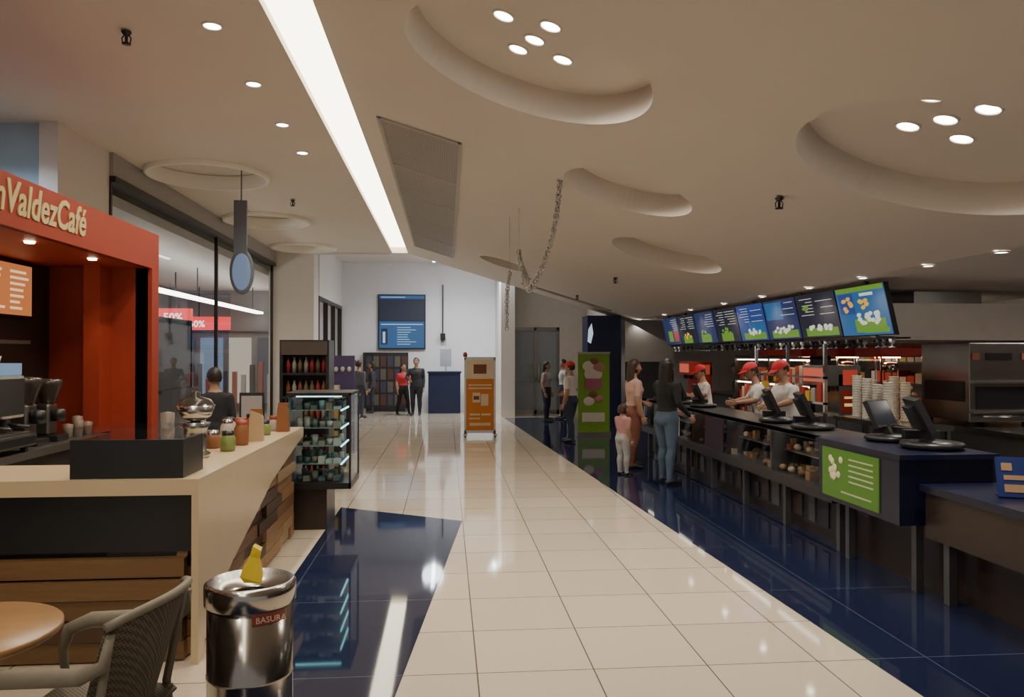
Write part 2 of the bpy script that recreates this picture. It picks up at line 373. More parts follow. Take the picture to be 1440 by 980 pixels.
# ------------------------------------------------------------------ cafe kiosk (left)
g = group('cafe_kiosk', (-3.5, 6, 0))
boxes('frame', [(-3.02, -2.96, 1.5, 8.2, 2.63, 2.99), (-3.12, -2.96, 8.02, 8.2, 0, 2.63), (-4.05, -3.0, 1.5, 8.2, 2.9, 2.98), (-4.0, -3.0, 1.5, 8.1, 2.63, 2.68)], RED, g)
boxes('inner_walls', [(-4.0, -3.0, 8.02, 8.12, 0, 2.65), (-3.5, -3.35, 7.75, 8.02, 1.0, 2.63)], RED, g)
box('back_wall', -4.05, -3.95, 1.5, 8.1, 0, 2.9, mat('kiosk_back', (.04, .025, .02), .5), g)
text('lettering', 'JuanValdezCafé', .32, (-2.955, 4.98, 2.73), ROT_PX, mat('sign_letters', (.62, .50, .25), .5), g, shear=.22, sx=.80, off=.006)
box('menu_board', -3.95, -3.90, 5.6, 7.62, 2.10, 2.60, BLACK, g)
box('menu_face', -3.90, -3.89, 5.64, 7.58, 2.12, 2.58, emis('cafe_menu', (.65, .20, .06), .9), g)
bl = []
for c in range(5):
    for r in range(7):
        bl.append((-3.89, -3.885, 5.7+c*.38, 5.7+c*.38+random.uniform(.15, .30), 2.17+r*.055, 2.192+r*.055))
boxes('menu_lines', bl, emis('cafe_menu_lines', (1, .6, .35), 1.2), g)
boxes('back_counter', [(-3.94, -3.3, 1.5, 7.74, 0, .94)], DARK, g)
boxes('back_counter_top', [(-3.94, -3.25, 1.5, 7.74, .94, 1.0)], STEELB, g)
box('backsplash_shelf', -3.94, -3.6, 4.5, 7.0, 1.85, 1.88, STEELB, g)
for y in (4.2, 5.3, 6.2, 7.25):
    lathe('kiosk_lamp', [(0, -.02), (.035, -.015), (.04, 0)], (-3.2, y, 2.63), emis('warm_glow', (1, .75, .45), 18), g, 14)
    spot('kiosk_spot', (-3.25, y, 2.58), 11, g, 1.9, .6, (1, .72, .42), .03)
def espresso(x, y, z):
    g = group('espresso_machine', (x, y, z))
    box('body', x-.25, x+.2, y-.45, y+.45, z+.26, z+.60, STEEL, g, .03)
    box('base', x-.25, x+.28, y-.47, y+.47, z+.04, z+.14, BLACK, g, .02)
    box('rear', x-.25, x-.02, y-.43, y+.43, z+.12, z+.28, STEELB, g)
    box('drip_tray', x-.0, x+.26, y-.40, y+.40, z+.14, z+.155, STEELB, g)
    box('cup_rail', x-.22, x+.18, y-.42, y+.42, z+.60, z+.69, emis('machine_glow', (.35, .55, .8), .5), g)
    boxes('feet', [(x+dx, x+dx+.04, y+dy, y+dy+.04, z, z+.05) for dx in (-.22, .2) for dy in (-.4, .36)], BLACK, g)
    bm = bmesh.new()
    for dy in (-.25, .0, .25):
        bm_lathe(bm, [(0, .0), (.04, 0), (.045, .08), (0, .09)], (x+.14, y+dy, z+.19), 14)
        bm_tube(bm, [(x+.17, y+dy, z+.22), (x+.33, y+dy, z+.20)], .014, 8)
    obj_from_bm('group_heads', bm, BLACK, g)
    bm = bmesh.new()
    for i in range(6):
        for j in range(3):
            bm_lathe(bm, [(0, 0), (.025, 0), (.038, .055), (.034, .055), (.022, .008), (0, .008)], (x-.15+j*.1, y-.3+i*.12, z+.69), 12)
    obj_from_bm('cups', bm, mat('cup_white', (.65, .63, .6), .3), g)
espresso(-3.52, 5.95, 1.0)
def grinder(x, y, z, s=1.0):
    g = group('coffee_grinder', (x, y, z))
    box('base', x-.10*s, x+.12*s, y-.09*s, y+.09*s, z, z+.05*s, BLACK, g, .01)
    box('body', x-.09*s, x+.04*s, y-.07*s, y+.07*s, z+.05*s, z+.30*s, STEELB, g, .02)
    lathe('hopper', [(.05*s, 0), (.10*s, .15*s), (.10*s, .19*s), (.0, .20*s)], (x, y, z+.30*s), mat('smoked_plastic', (.05, .04, .035), .15), g, 20)
    lathe('doser', [(0, 0), (.05*s, 0), (.05*s, .09*s), (0, .1*s)], (x+.08*s, y, z+.16*s), BLACK, g, 16)
grinder(-3.5, 6.75, 1.0, 1.15); grinder(-3.5, 7.10, 1.0, 1.1)
bm = bmesh.new()
for i in range(4): bm_lathe(bm, [(0, 0), (.035, 0), (.045, .12+.03*(i % 3)), (.0, .13+.03*(i % 3))], (-3.45+.05*(i % 2), 7.35+i*.09, 1.0), 12)
obj_from_bm('cup_cluster', bm, mat('paper_cup', (.2, .15, .12), .5), None)

# front counter
W = [wood('wood_light', (.28, .15, .07), (.38, .22, .10)), wood('wood_mid', (.15, .07, .03), (.22, .11, .05)), wood('wood_dark', (.05, .025, .015), (.08, .045, .025)), wood('wood_tan', (.34, .22, .12), (.44, .30, .17))]
WX = [wood('woodx_light', (.15, .08, .03), (.24, .135, .055), 0), wood('woodx_dark', (.06, .03, .015), (.1, .055, .03), 0)]
g = group('cafe_service_counter', (-2.2, 6, 0))
bm = bmesh.new()
bm_box(bm, -2.95, -1.40, 4.5, 5.15, .96, 1.05); bm_box(bm, -2.0, -1.40, 5.15, 7.7, .96, 1.05)
obj_from_bm('worktop', bm, CREAM, g)
prism('cream_side_panel', [(4.5, .96), (7.7, .96), (7.40, .92), (6.35, .74), (5.75, .56), (5.2, .40), (4.85, .26), (4.62, .10), (4.56, .0), (4.5, .0)], 'x', -1.44, -1.40, CREAM, g)
boxes('carcass', [(-1.95, -1.56, 4.62, 7.65, 0, .95), (-2.9, -1.56, 4.66, 5.1, 0, .95)], DARK, g)
box('end_upper_panel', -2.95, -1.44, 4.60, 4.66, .62, .96, BLACK, g)
bl = []
for r in range(5):
    bl.append((-2.95, -1.50, 4.56-(r % 2)*.03, 4.66, .01+r*.118, .01+r*.118+.106, r % 2 if r < 2 else 0))
boxes('end_slats', bl, WX, g)
bl = []
for r in range(9):
    y = 4.62; z0 = .02+r*.102
    while y < 7.62:
        L = random.uniform(.35, .9); y1 = min(7.65, y+L)
        bl.append((-1.56, -1.50+random.choice((0, .02, .035)), y, y1-.006, z0, z0+.096, random.randrange(4))); y = y1
boxes('front_slats', bl, W, g)
box('plinth', -1.9, -1.6, 4.7, 7.6, 0, .02, BLACK, g)
g = group('cash_register_shield', (-2.0, 4.7, 1.05))
box('black_panel', -2.12, -1.50, 4.54, 4.57, 1.05, 1.27, BLACK, g)
box('side_panel', -1.53, -1.50, 4.57, 4.9, 1.05, 1.27, BLACK, g)
box('glass_top', -2.12, -1.50, 4.54, 4.9, 1.27, 1.335, GLASS, g)
box('till', -2.05, -1.65, 4.6, 4.95, 1.05, 1.2, DARK, g, .01)
x, y, z = -1.72, 5.45, 1.05
g = group('chrome_juicer', (x, y, z))
lathe('body', [(0, 0), (.09, 0), (.10, .03), (.07, .05), (.08, .20), (.10, .24), (.0, .25)], (x, y, z), STEEL, g, 24)
lathe('bowl', [(.04, .25), (.10, .28), (.13, .36), (.12, .36), (.09, .29), (0, .27)], (x, y, z), STEEL, g, 24)
lathe('lid', [(.125, .36), (.10, .40), (.03, .42), (.03, .45), (0, .455)], (x, y, z), mat('smoked_plastic', (.12, .09, .07), .15), g, 24)
for dx, dy in ((-.22, .1), (-.1, .42)):
    g = group('cup_tower', (x+dx, y+dy, z))
    lathe('stack', [(0, 0), (.04, 0), (.045, .1), (.04, .1), (.046, .2), (.041, .2), (.047, .3), (0, .31)], (x+dx, y+dy, z), mat('paper_cup', (.2, .15, .12), .5) if dx < -.2 else STEELB, g, 18)
JC = [mat('jar_%d' % i, c, .4) for i, c in enumerate([(.42, .27, .08), (.32, .06, .035), (.5, .36, .22), (.2, .25, .08), (.5, .44, .38), (.25, .10, .04)])]
for i in range(9):
    x = -1.60-(i % 2)*.16; y = 5.8+i*.19; z = 1.05
    if 6.4 < y < 6.6: x = -1.8
    g = group('snack_jar', (x, y, z)); h = random.uniform(.10, .17)
    lathe('jar', [(0, 0), (.05, 0), (.055, .02), (.055, h*.8), (.04, h)], (x, y, z), random.choice(JC), g, 18)
    lathe('lid', [(.043, h), (.043, h+.03), (0, h+.032)], (x, y, z), random.choice([BLACK, STEEL, JC[1]]), g, 18)
for i, (x, y) in enumerate([(-1.55, 6.45), (-1.50, 7.24)]):
    g = group('paper_bag', (x, y, 1.05))
    prism('bag', [(x-.055, 1.05), (x+.055, 1.05), (x+.05, 1.24), (x+.04, 1.27), (x-.04, 1.30), (x-.05, 1.24)], 'y', y-.035, y+.035, JC[5] if i else JC[2], g)
    box('fold', x-.046, x+.046, y-.012, y+.012, 1.265, 1.315, JC[5], g)
g = group('countertop_display_frame', (-1.85, 7.2, 1.05))
boxes('frame', [(-1.95, -1.72, 7.45, 7.47, 1.05, 1.40), (-1.97, -1.70, 7.4, 7.54, 1.05, 1.07)], DARK, g)
box('card', -1.93, -1.74, 7.445, 7.45, 1.09, 1.37, mat('card_grey', (.35, .33, .36), .4), g)
# refrigerated display
def display(x0, x1, y0, y1):
    g = group('refrigerated_display_case', ((x0+x1)/2, (y0+y1)/2, 0))
    z0, z1 = .42, 1.38
    box('base', x0+.05, x1-.25, y0+.1, y1-.05, 0, z0, DKBROWN, g)
    boxes('frame', [(x0, x1, y0, y1, z0, z0+.06), (x0, x1, y0, y1, z1-.03, z1)]+[(a, a+.02, b, b+.02, z0, z1) for a in (x0, x1-.02) for b in (y0, y1-.02)], BLACK, g)
    box('back_panel', x0+.03, x0+.05, y0+.03, y1-.03, z0+.06, z1-.05, mat('case_back', (.06, .14, .15), .3), g)
    xpane('glass_front', x1-.006, y0+.02, y1-.02, z0+.06, z1-.03, GLASS, g)
    for k, yy in enumerate((y0+.006, y1-.006)):
        bm = bmesh.new(); bm.faces.new([bm.verts.new(p) for p in ((x0+.02, yy, z0+.06), (x1-.02, yy, z0+.06), (x1-.02, yy, z1-.03), (x0+.02, yy, z1-.03))]); obj_from_bm('glass_side_%d' % k, bm, GLASS, g)
    boxes('shelves', [(x0+.06, x1-.10, y0+.06, y1-.06, z0+.06+k*.18, z0+.066+k*.18) for k in range(1, 5)], mat('shelf_glass', (.20, .32, .32), .1), g)
    boxes('shelf_lights', [(x1-.11, x1-.10, y0+.06, y1-.06, z0+.052+k*.18, z0+.066+k*.18) for k in range(1, 5)]+[(x0+.1, x1-.1, y0+.06, y0+.075, z1-.045, z1-.035)], emis('cyan_light', (.30, .80, .85), 4), g)
    bm = bmesh.new()
    for k in range(5):
        for j in range(12):
            z = z0+.068+k*.18; x = x0+.12+(j % 6)*.075; yy = y0+.16+(j//6)*.28; h = random.uniform(.04, .10)
            if random.random() < .5: bm_lathe(bm, [(0, 0), (.03, 0), (.034, h), (0, h+.01)], (x, yy, z), 12, random.randrange(3))
            else: bm_box(bm, x-.032, x+.032, yy-.07, yy+.07, z, z+h*.7, random.randrange(3))
    obj_from_bm('cakes', bm, [mat('cake0', (.2, .2, .16), .6), mat('cake1', (.35, .4, .38), .6), mat('cake2', (.06, .12, .12), .5)], g)
display(-1.6, -.95, 7.78, 8.5)
g = group('snack_rack', (-1.85, 10, 0))
boxes('frame', [(-2.12, -1.5, 10.4, 10.45, 0, 1.95), (-2.12, -2.08, 10.0, 10.4, 0, 1.95), (-1.54, -1.5, 10.0, 10.4, 0, 1.95)]+[(-2.08, -1.54, 10.0, 10.4, z, z+.03) for z in (.1, .5, .9, 1.2, 1.5, 1.92)], BLACK, g)
boxes('header', [(-2.10, -1.52, 9.98, 10.0, 1.76, 1.93)], mat('rack_header', (.07, .05, .04), .5), g)
bm = bmesh.new()
for z in (.13, .53, .93, 1.23, 1.53):
    for i in range(7): bm_lathe(bm, [(0, 0), (.03, 0), (.03, .12), (.012, .17), (.012, .20), (0, .20)], (-2.03+i*.075, 10.1, z), 10, random.randrange(4))
obj_from_bm('bottles', bm, [mat('b0', (.2, .06, .02), .3), mat('b1', (.3, .03, .03), .3), mat('b2', (.15, .12, .05), .3), mat('b3', (.3, .28, .25), .3)], g)
g = group('promo_display', (-1.9, 14.2, 0))
boxes('body', [(-2.3, -1.65, 14, 14.6, 0, 1.0, 0), (-2.25, -1.7, 14.4, 14.5, 1.0, 1.75, 1), (-2.35, -1.6, 13.95, 14.65, 1.0, 1.04, 0)], [NAVY, mat('promo_purple', (.10, .07, .20), .5)], g)
bm = bmesh.new(); [bm_ball(bm, (-2.15+.12*i, 14.38, 1.5), (.04, .02, .05), 0, 10) for i in range(4)]
obj_from_bm('logos', bm, mat('promo_white', (.7, .7, .7), .5), g)
g = group('low_snack_shelf', (-1.9, 12.3, 0))
boxes('frame', [(-2.3, -1.6, 12, 12.5, z, z+.04, 0) for z in (0, .35, .7, 1.05)]+[(-2.3, -2.26, 12, 12.5, 0, 1.08, 0), (-1.64, -1.6, 12, 12.5, 0, 1.08, 0)], [DARK], g)
boxes('packs', [(-2.24+i*.1, -2.16+i*.1, 12.05, 12.2, z, z+.2, random.randrange(4)) for i in range(6) for z in (.04, .39, .74, 1.09)], [JC[0], JC[1], JC[3], JC[4]], g)

# ------------------------------------------------------------------ bin
x, y = -.83, 3.36
g = group('waste_bin', (x, y, 0))
lathe('body', [(0, 0), (.17, 0), (.175, .01), (.175, .40), (.178, .405), (.178, .415), (.175, .42), (.175, .72), (0, .72)], (x, y, 0), mat('bin_steel', (.34, .32, .30), .18, 1.0, scale=3), g, 48)
lathe('top_ring', [(.172, .70), (.186, .71), (.188, .76), (.186, .79), (.17, .80), (.11, .745), (.07, .74), (.07, .69), (.0, .69)], (x, y, 0), mat('bin_ring', (.42, .40, .38), .18, 1.0), g, 48)
lathe('opening', [(0, .695), (.068, .695), (.069, .742), (.075, .745)], (x, y, 0), BLACK, g, 32)
lathe('base_ring', [(.176, 0), (.182, 0), (.182, .04), (.176, .045)], (x, y, 0), BLACK, g, 48)
def curved_label(name, r, a0, a1, z0, z1, m):
    bm = bmesh.new(); n = 10; A = []; B = []
    for k in range(n+1):
        a = a0+(a1-a0)*k/n; A.append(bm.verts.new((x+r*math.cos(a), y+r*math.sin(a), z0))); B.append(bm.verts.new((x+r*math.cos(a), y+r*math.sin(a), z1)))
    for k in range(n): bm.faces.new((A[k], A[k+1], B[k+1], B[k]))
    return obj_from_bm(name, bm, m, g)
curved_label('label', .1768, -1.30, -.45, .655, .70, mat('bin_label', (.22, .03, .03), .4))
text('label_text', 'BASURA', .034, (x+.062, y-.172, .665), Euler((math.pi/2, 0, math.radians(27))).to_matrix(), mat('label_white', (.6, .45, .35), .5), g, ext=.001, off=0)
g = group('yellow_liner_bag', (x-.01, y+.05, .8))
bm = bmesh.new()
P = [(-.03, .77), (.045, .765), (.05, .80), (.035, .87), (.045, .91), (.01, .93), (-.005, .885), (-.03, .84), (-.045, .80)]
A = [bm.verts.new((x-.01+a, y+.04+.01*math.sin(b*60), b)) for a, b in P]; B = [bm.verts.new((x-.01+a*.8, y+.09+.01*math.cos(b*70), b)) for a, b in P]
bm.faces.new(A); bm.faces.new(B[::-1])
for i in range(len(P)): bm.faces.new((A[i], B[i], B[(i+1) % len(P)], A[(i+1) % len(P)]))
obj_from_bm('bag', bm, mat('yellow_plastic', (.85, .62, .03), .35), g)

# ------------------------------------------------------------------ table
x, y = -1.78, 2.95
g = group('round_cafe_table', (x, y, 0))
lathe('top', [(0, .72), (.34, .72), (.35, .728), (.35, .745), (.345, .75), (0, .75)], (x, y, 0), wood('table_wood', (.30, .16, .065), (.38, .215, .09), 0, .3), g, 64)
lathe('pedestal', [(0, .0), (.22, .0), (.22, .012), (.05, .03), (.03, .05), (.03, .66), (.09, .70), (.14, .72), (0, .72)], (x, y, 0), BLACK, g, 32)
# ------------------------------------------------------------------ woven armchair (faces -X)
WV = mat('woven_rattan', (.27, .24, .19), .75)
WVF = mat('rattan_frame', (.20, .175, .135), .6, var=.15, scale=40)
nt = WV.node_tree; b = nt.nodes['Principled BSDF']; tc = nt.nodes.new('ShaderNodeTexCoord')
w_ = nt.nodes.new('ShaderNodeTexChecker'); w_.inputs['Scale'].default_value = 110
w_.inputs[1].default_value = (.24, .21, .16, 1); w_.inputs[2].default_value = (.10, .085, .065, 1)
nt.links.new(tc.outputs['Object'], w_.inputs['Vector']); nt.links.new(w_.outputs[0], b.inputs['Base Color'])
def chair(x, y, rotz=0):
    g = group('woven_armchair', (x, y, 0)); T = Matrix.Translation((x, y, 0)) @ Matrix.Rotation(rotz, 4, 'Z')
    bm = bmesh.new(); N = 16; V = 8; grid = []
    for j in range(V+1):
        v = j/V; row = []
        for i in range(N+1):
            s = -1+2*i/N; w = .25+.03*v
            px = .20+.13*v-.10*abs(s)**2.2; py = w*s; pz = .42+.45*v*(1-.08*abs(s)**3)
            row.append(bm.verts.new(T @ Vector((px, py, pz))))
        grid.append(row)
    for j in range(V):
        for i in range(N): bm.faces.new((grid[j][i], grid[j][i+1], grid[j+1][i+1], grid[j+1][i]))
    for f in bm.faces: f.smooth = True
    bmesh.ops.solidify(bm, geom=bm.faces[:], thickness=.018)
    obj_from_bm('back', bm, WV, g)
    bm = bmesh.new(); top = []
    for i in range(N+1):
        s = -1+2*i/N; top.append(T @ Vector((.33-.10*abs(s)**2.2, .28*s, .42+.45*(1-.08*abs(s)**3))))
    bm_tube(bm, top, .017, 8)
    for sgn in (-1, 1):
        arm = [(.245, .275*sgn, .80), (.23, .285*sgn, .71), (.15, .295*sgn, .675), (0, .30*sgn, .67), (-.17, .295*sgn, .66), (-.25, .27*sgn, .63), (-.265, .25*sgn, .55), (-.24, .24*sgn, .42), (-.25, .245*sgn, .2), (-.27, .25*sgn, 0)]
        bm_tube(bm, [T @ Vector(p) for p in arm], [.016, .022, .030, .033, .033, .028, .018, .016, .015, .013], 10)
        bm_tube(bm, [T @ Vector(p) for p in [(.24, .26*sgn, .81), (.17, .25*sgn, .44), (.20, .25*sgn, .2), (.25, .255*sgn, 0)]], [.014, .017, .015, .013], 10)
    obj_from_bm('frame', bm, WVF, g)
    bm = bmesh.new(); bm_box(bm, -.25, .22, -.25, .25, .395, .435, M=T)
    bmesh.ops.bevel(bm, geom=bm.edges[:], offset=.015, segments=2, affect='EDGES')
    obj_from_bm('seat', bm, WV, g)
chair(-1.33, 3.0, math.radians(-8))

# ------------------------------------------------------------------ concession counter (right)
g = group('concession_display_counter', (3.7, 9.5, 0))
Y0, Y1 = 6.55, 13.2
LEGM = mat('leg_dark_steel', (.14, .14, .145), .4, .5)
boxes('carcass', [(3.60, 4.0, Y0, Y1, .08, .50), (3.40, 4.0, Y0, Y1, .44, .54), (3.42, 4.02, Y0, Y1, .97, 1.0), (3.96, 4.0, Y0, Y1, .54, .97)], DARK, g)
boxes('legs', [(3.5, 3.56, y, y+.06, 0.0, .45) for y in (6.6, 7.7, 8.8, 9.9, 11.0, 12.1, 13.1)], [LEGM], g)
boxes('stored_drinks', [(3.585, 3.60, Y0+.15+i*.27, Y0+.15+i*.27+random.uniform(.1, .22), .12, .12+random.uniform(.15, .3), i % 3) for i in range(23)], [mat('store0', (.07, .05, .04), .4), mat('store1', (.04, .04, .05), .3), mat('store2', (.10, .10, .10), .3)], g)
boxes('kick_panel', [(3.62, 3.9, Y0, Y1, 0, .08)], DKBROWN, g)
bm = bmesh.new(); bm.faces.new([bm.verts.new(p) for p in ((3.405, Y0, .54), (3.405, Y1, .54), (3.45, Y1, .97), (3.45, Y0, .97))]); obj_from_bm('glass_front', bm, GLASS, g)
boxes('dividers', [(3.44, 3.96, y, y+.04, .54, .97) for y in (6.55, 7.9, 9.2, 10.5, 11.8, 13.15)]+[(3.39, 3.42, Y0, Y1, .50, .55), (3.42, 3.47, Y0, Y1, .965, 1.0)], DARK, g)
boxes('front_panels', [(3.40, 3.42, 9.24, 9.9, .54, .96), (3.40, 3.42, 11.84, 12.4, .54, .96)], mat('purple_black', (.03, .015, .03), .3), g)
boxes('inner_shelf', [(3.58, 3.96, Y0+.05, Y1-.05, .75, .76)], STEELB, g)
boxes('case_lights', [(3.50, 3.53, Y0+.05, Y1-.05, .95, .965)], emis('case_light', (1, .92, .8), 4), g)
bm = bmesh.new()
for i in range(260):
    yy = random.uniform(Y0+.1, Y1-.1); zz = random.choice((.54, .76)); xx = random.uniform(3.52 if zz < .6 else 3.62, 3.9)
    if random.random() < .5: bm_box(bm, xx-.03, xx+.03, yy-.04, yy+.04, zz, zz+random.uniform(.03, .12), random.randrange(5))
    else: bm_ball(bm, (xx, yy, zz+.035), (.04, .05, .035), random.randrange(5), 8)
obj_from_bm('pastries', bm, [mat('f0', (.25, .15, .06), .5), mat('f1', (.2, .05, .03), .5), mat('f2', (.35, .28, .2), .5), mat('food_brown', (.15, .07, .03), .6), mat('f3', (.06, .05, .05), .5)], g)
box('white_card', 3.38, 3.385, 10.95, 11.25, .58, .85, mat('card_white', (.5, .5, .52), .5), g)

g = group('blue_register_stand', (3.6, 5.9, 0))
boxes('body', [(3.26, 3.98, 5.30, 6.5, .52, 1.0), (3.24, 4.0, 5.26, 6.52, 1.0, 1.035)], NAVY, g)
boxes('base', [(3.6, 3.98, 5.3, 6.5, .0, .52)], DKBROWN, g)
boxes('legs', [(3.45, 3.51, y, y+.06, 0, .52) for y in (5.4, 6.35)], LEGM, g)
box('poster', 3.25, 3.26, 5.55, 6.42, .56, .97, mat('green_poster', (.08, .20, .02), .4, emit=(.10, .32, .03), es=.10), g)
boxes('poster_art', [(3.245, 3.25, 5.62, 5.98, .90-i*.045, .912-i*.045, 0) for i in range(5)]+[(3.245, 3.25, 5.65, 6.1, .62, .632, 0)], [mat('poster_white', (.5, .55, .35), .5)], g)
bm = bmesh.new()
for i in range(12): bm_ball(bm, (3.247, 6.2+random.uniform(-.1, .1), .80+random.uniform(-.07, .09)), (.005, .035, .03), 0, 8)
obj_from_bm('poster_popcorn', bm, mat('popcorn', (.8, .72, .5), .6), g)

g = group('low_dark_counter', (3.8, 4.2, 0))
boxes('body', [(3.42, 4.2, 2.2, 5.24, .45, .78, 0), (3.66, 4.2, 2.2, 5.24, 0, .45, 0), (3.38, 4.22, 2.18, 5.25, .78, .83, 1)], [DKBROWN, NAVY], g)
boxes('legs', [(3.5, 3.56, y, y+.06, 0, .45) for y in (2.4, 3.3, 4.2, 5.1)], LEGM, g)
g = group('blue_counter_card', (3.7, 4.55, .83))
Mx = Matrix.Translation((3.72, 4.62, .838)) @ Matrix.Rotation(math.radians(-25), 4, 'Z') @ Matrix.Rotation(math.radians(-18), 4, 'X')
bm = bmesh.new(); bm_box(bm, -.18, .18, -.01, .01, 0, .26, 0, Mx); bm_box(bm, -.14, .14, -.013, -.01, .03, .08, 1, Mx); bm_box(bm, -.15, -.09, -.013, -.01, .17, .22, 1, Mx); bm_box(bm, -.14, .1, -.013, -.01, .11, .14, 1, Mx)
bm_box(bm, -.17, .17, .0, .12, 0, .01, 0, Matrix.Translation((3.72, 4.62, .832)) @ Matrix.Rotation(math.radians(-25), 4, 'Z'))
obj_from_bm('card', bm, [mat('card_blue', (.012, .03, .16), .4), mat('card_print', (.4, .25, .14), .5)], g)

def pos(x, y, z, ang, s=1.0):
    g = group('point_of_sale_terminal', (x, y, z)); T = Matrix.Translation((x, y, z)) @ Matrix.Rotation(ang, 4, 'Z') @ Matrix.Scale(s, 4)
    bm = bmesh.new()
    bm_lathe(bm, [(0, 0), (.17, 0), (.20, .02), (.19, .045), (.06, .06), (0, .06)], (0, 0, 0), 24, 0, T)
    R = T @ Matrix.Translation((0, 0, .06)) @ Matrix.Rotation(math.radians(-25), 4, 'X')
    bm_box(bm, -.03, .03, -.02, .03, 0, .12, 0, R)
    bm_box(bm, -.18, .18, -.02, .02, .06, .30, 0, R)
    bm_box(bm, -.165, .165, -.022, -.02, .08, .285, 1, R)
    bm_box(bm, -.09, .09, .02, .06, .10, .26, 0, R)
    bm_box(bm, .19, .30, -.1, .12, 0, .10, 0, T)
    obj_from_bm('terminal', bm, [BLACK, mat('pos_screen', (.02, .025, .04), .12)], g)
pos(3.70, 6.15, 1.036, math.radians(35), 1.0); pos(3.72, 5.62, 1.036, math.radians(70), 1.15); pos(3.72, 7.55, 1.001, math.radians(75), 1.1); pos(3.72, 8.35, 1.001, math.radians(75), 1.1)
pos(3.72, 10.9, 1.001, math.radians(80)); pos(3.72, 11.7, 1.001, math.radians(80)); pos(3.72, 12.9, 1.001, math.radians(80), .95)

# overhead digital menu
g = group('overhead_menu_boards', (5, 12.7, 2.3))
def mpt(y, v, d=0): return (4.93+.13*(1-v)-d, y, 2.0+.58*v)
def mpanel(bm, y0, y1, v0, v1, d0, d1, mi):
    vs = [bm.verts.new(mpt(y, v, d)) for y in (y0, y1) for v in (v0, v1) for d in (d0, d1)]
    for f in [(0, 1, 3, 2), (4, 6, 7, 5), (0, 4, 5, 1), (2, 3, 7, 6), (0, 2, 6, 4), (1, 5, 7, 3)]:
        fc = bm.faces.new([vs[i] for i in f]); fc.material_index = mi
SCR = [emis('scr_blue', (.02, .06, .28), .8), emis('scr_black', (.012, .014, .035), .8), emis('scr_cyan', (.015, .12, .30), .9), emis('scr_green', (.14, .30, .03), .9), emis('scr_white', (.75, .75, .62), .9), emis('scr_yellow', (.8, .42, .04), 1.0), emis('scr_navy', (.015, .03, .12), .8), emis('scr_red', (.4, .04, .04), .9)]
bm = bmesh.new(); n = 8; W_ = (17.3-8.3)/n
cols = [2, 1, 6, 0, 1, 6, 1, 6]
def popc(y, v, ry, rv, k=12, mi=4, green=True):
    if green: mpanel(bm, y-ry*1.1, y+ry*1.1, max(.02, v-rv*1.9), v-rv*.2, .002, .004, 3)
    for _ in range(k):
        c = mpt(y+random.uniform(-ry, ry)*.8, min(.93, v+random.uniform(-rv, rv)*.7), .004)
        bm_ball(bm, c, (.006, .05, .03), mi, 6)
for i in range(n):
    y0 = 8.3+i*W_+.02; y1 = 8.3+(i+1)*W_-.02
    mpanel(bm, y0-.01, y1+.01, -.02, 1.02, -.06, -.001, 8)
    mpanel(bm, y0, y1, 0, 1, -.001, .002, cols[i])
    if i == 0:
        mpanel(bm, y0+.05, y1-.5, .04, .14, .002, .004, 3); mpanel(bm, y0+.02, y1-.02, .9, 1, .002, .003, 3)
        popc(y0+.42, .36, .30, .16, 20); mpanel(bm, y0+.25, y1-.55, .80, .86, .002, .006, 4); mpanel(bm, y0+.7, y1-.05, .45, .88, .002, .003, 0); popc(y1-.28, .65, .16, .2, 8, 5, False); popc(y0+.5, .64, .12, .1, 5, 5, False)
    else:
        for r in range(6):
            if (i+r) % 2 == 0 or i > 3: mpanel(bm, y0+.08, y0+random.uniform(.35, .55), .90-r*.075, .912-r*.075, .002, .005, 4)
            if i in (1, 3, 4, 6): mpanel(bm, y0+.62, y0+random.uniform(.8, 1.0), .90-r*.075, .912-r*.075, .002, .005, 4)
        if i in (1, 2, 3): popc(y0+.5, .24, .40, .11, 14)
        if i == 1: popc(y0+.85, .7, .12, .12, 6, 3, False)
        if i == 2: mpanel(bm, y0+.45, y1-.05, .5, .95, .002, .004, 2)
        if i == 3: mpanel(bm, y0+.05, y1-.4, .1, .5, .002, .003, 2)
        if i in (4, 5): popc(y0+.6, .3, .25, .15, 8, 3)
        if i == 6: popc(y0+.6, .3, .25, .15, 8, 5)
        if i == 7: mpanel(bm, y0+.1, y0+.4, .1, .5, .002, .006, 7); mpanel(bm, y0+.5, y0+.8, .1, .5, .002, .006, 3)
obj_from_bm('screens', bm, SCR+[BLACK], g)
boxes('brackets', [(5.0, 5.04, y, y+.04, 2.5, 2.644) for y in (8.8, 10.5, 12.2, 14, 15.8, 17)], BLACK, g)
g = group('hanging_cup_rack', (5.1, 12.5, 1.9))
boxes('rails', [(5.10, 5.14, 8.35, 17.2, 1.945, 1.965), (5.24, 5.28, 8.35, 17.2, 1.945, 1.965)]+[(5.10, 5.3, y, y+.03, 1.965, 1.98) for y in (8.7, 11, 14, 17.1)]+[(5.26, 5.28, y, y+.03, 1.965, 2.644) for y in (9.0, 11, 14, 17.1)], BLACK, g)
bm = bmesh.new()
for i in range(62):
    yy = 8.45+i*.14; mi = random.choice((0, 0, 1))
    bm_lathe(bm, [(0, 0), (.035, 0), (.03, -.05), (.012, -.055), (.012, -.09), (.04, -.095), (.04, -.10), (0, -.10)], (5.12+random.choice((0, .14)), yy, 1.945), 10, mi)
obj_from_bm('cups', bm, [mat('cup_dark', (.05, .05, .06), .2), mat('cup_bright', (.6, .6, .62), .2)], g)

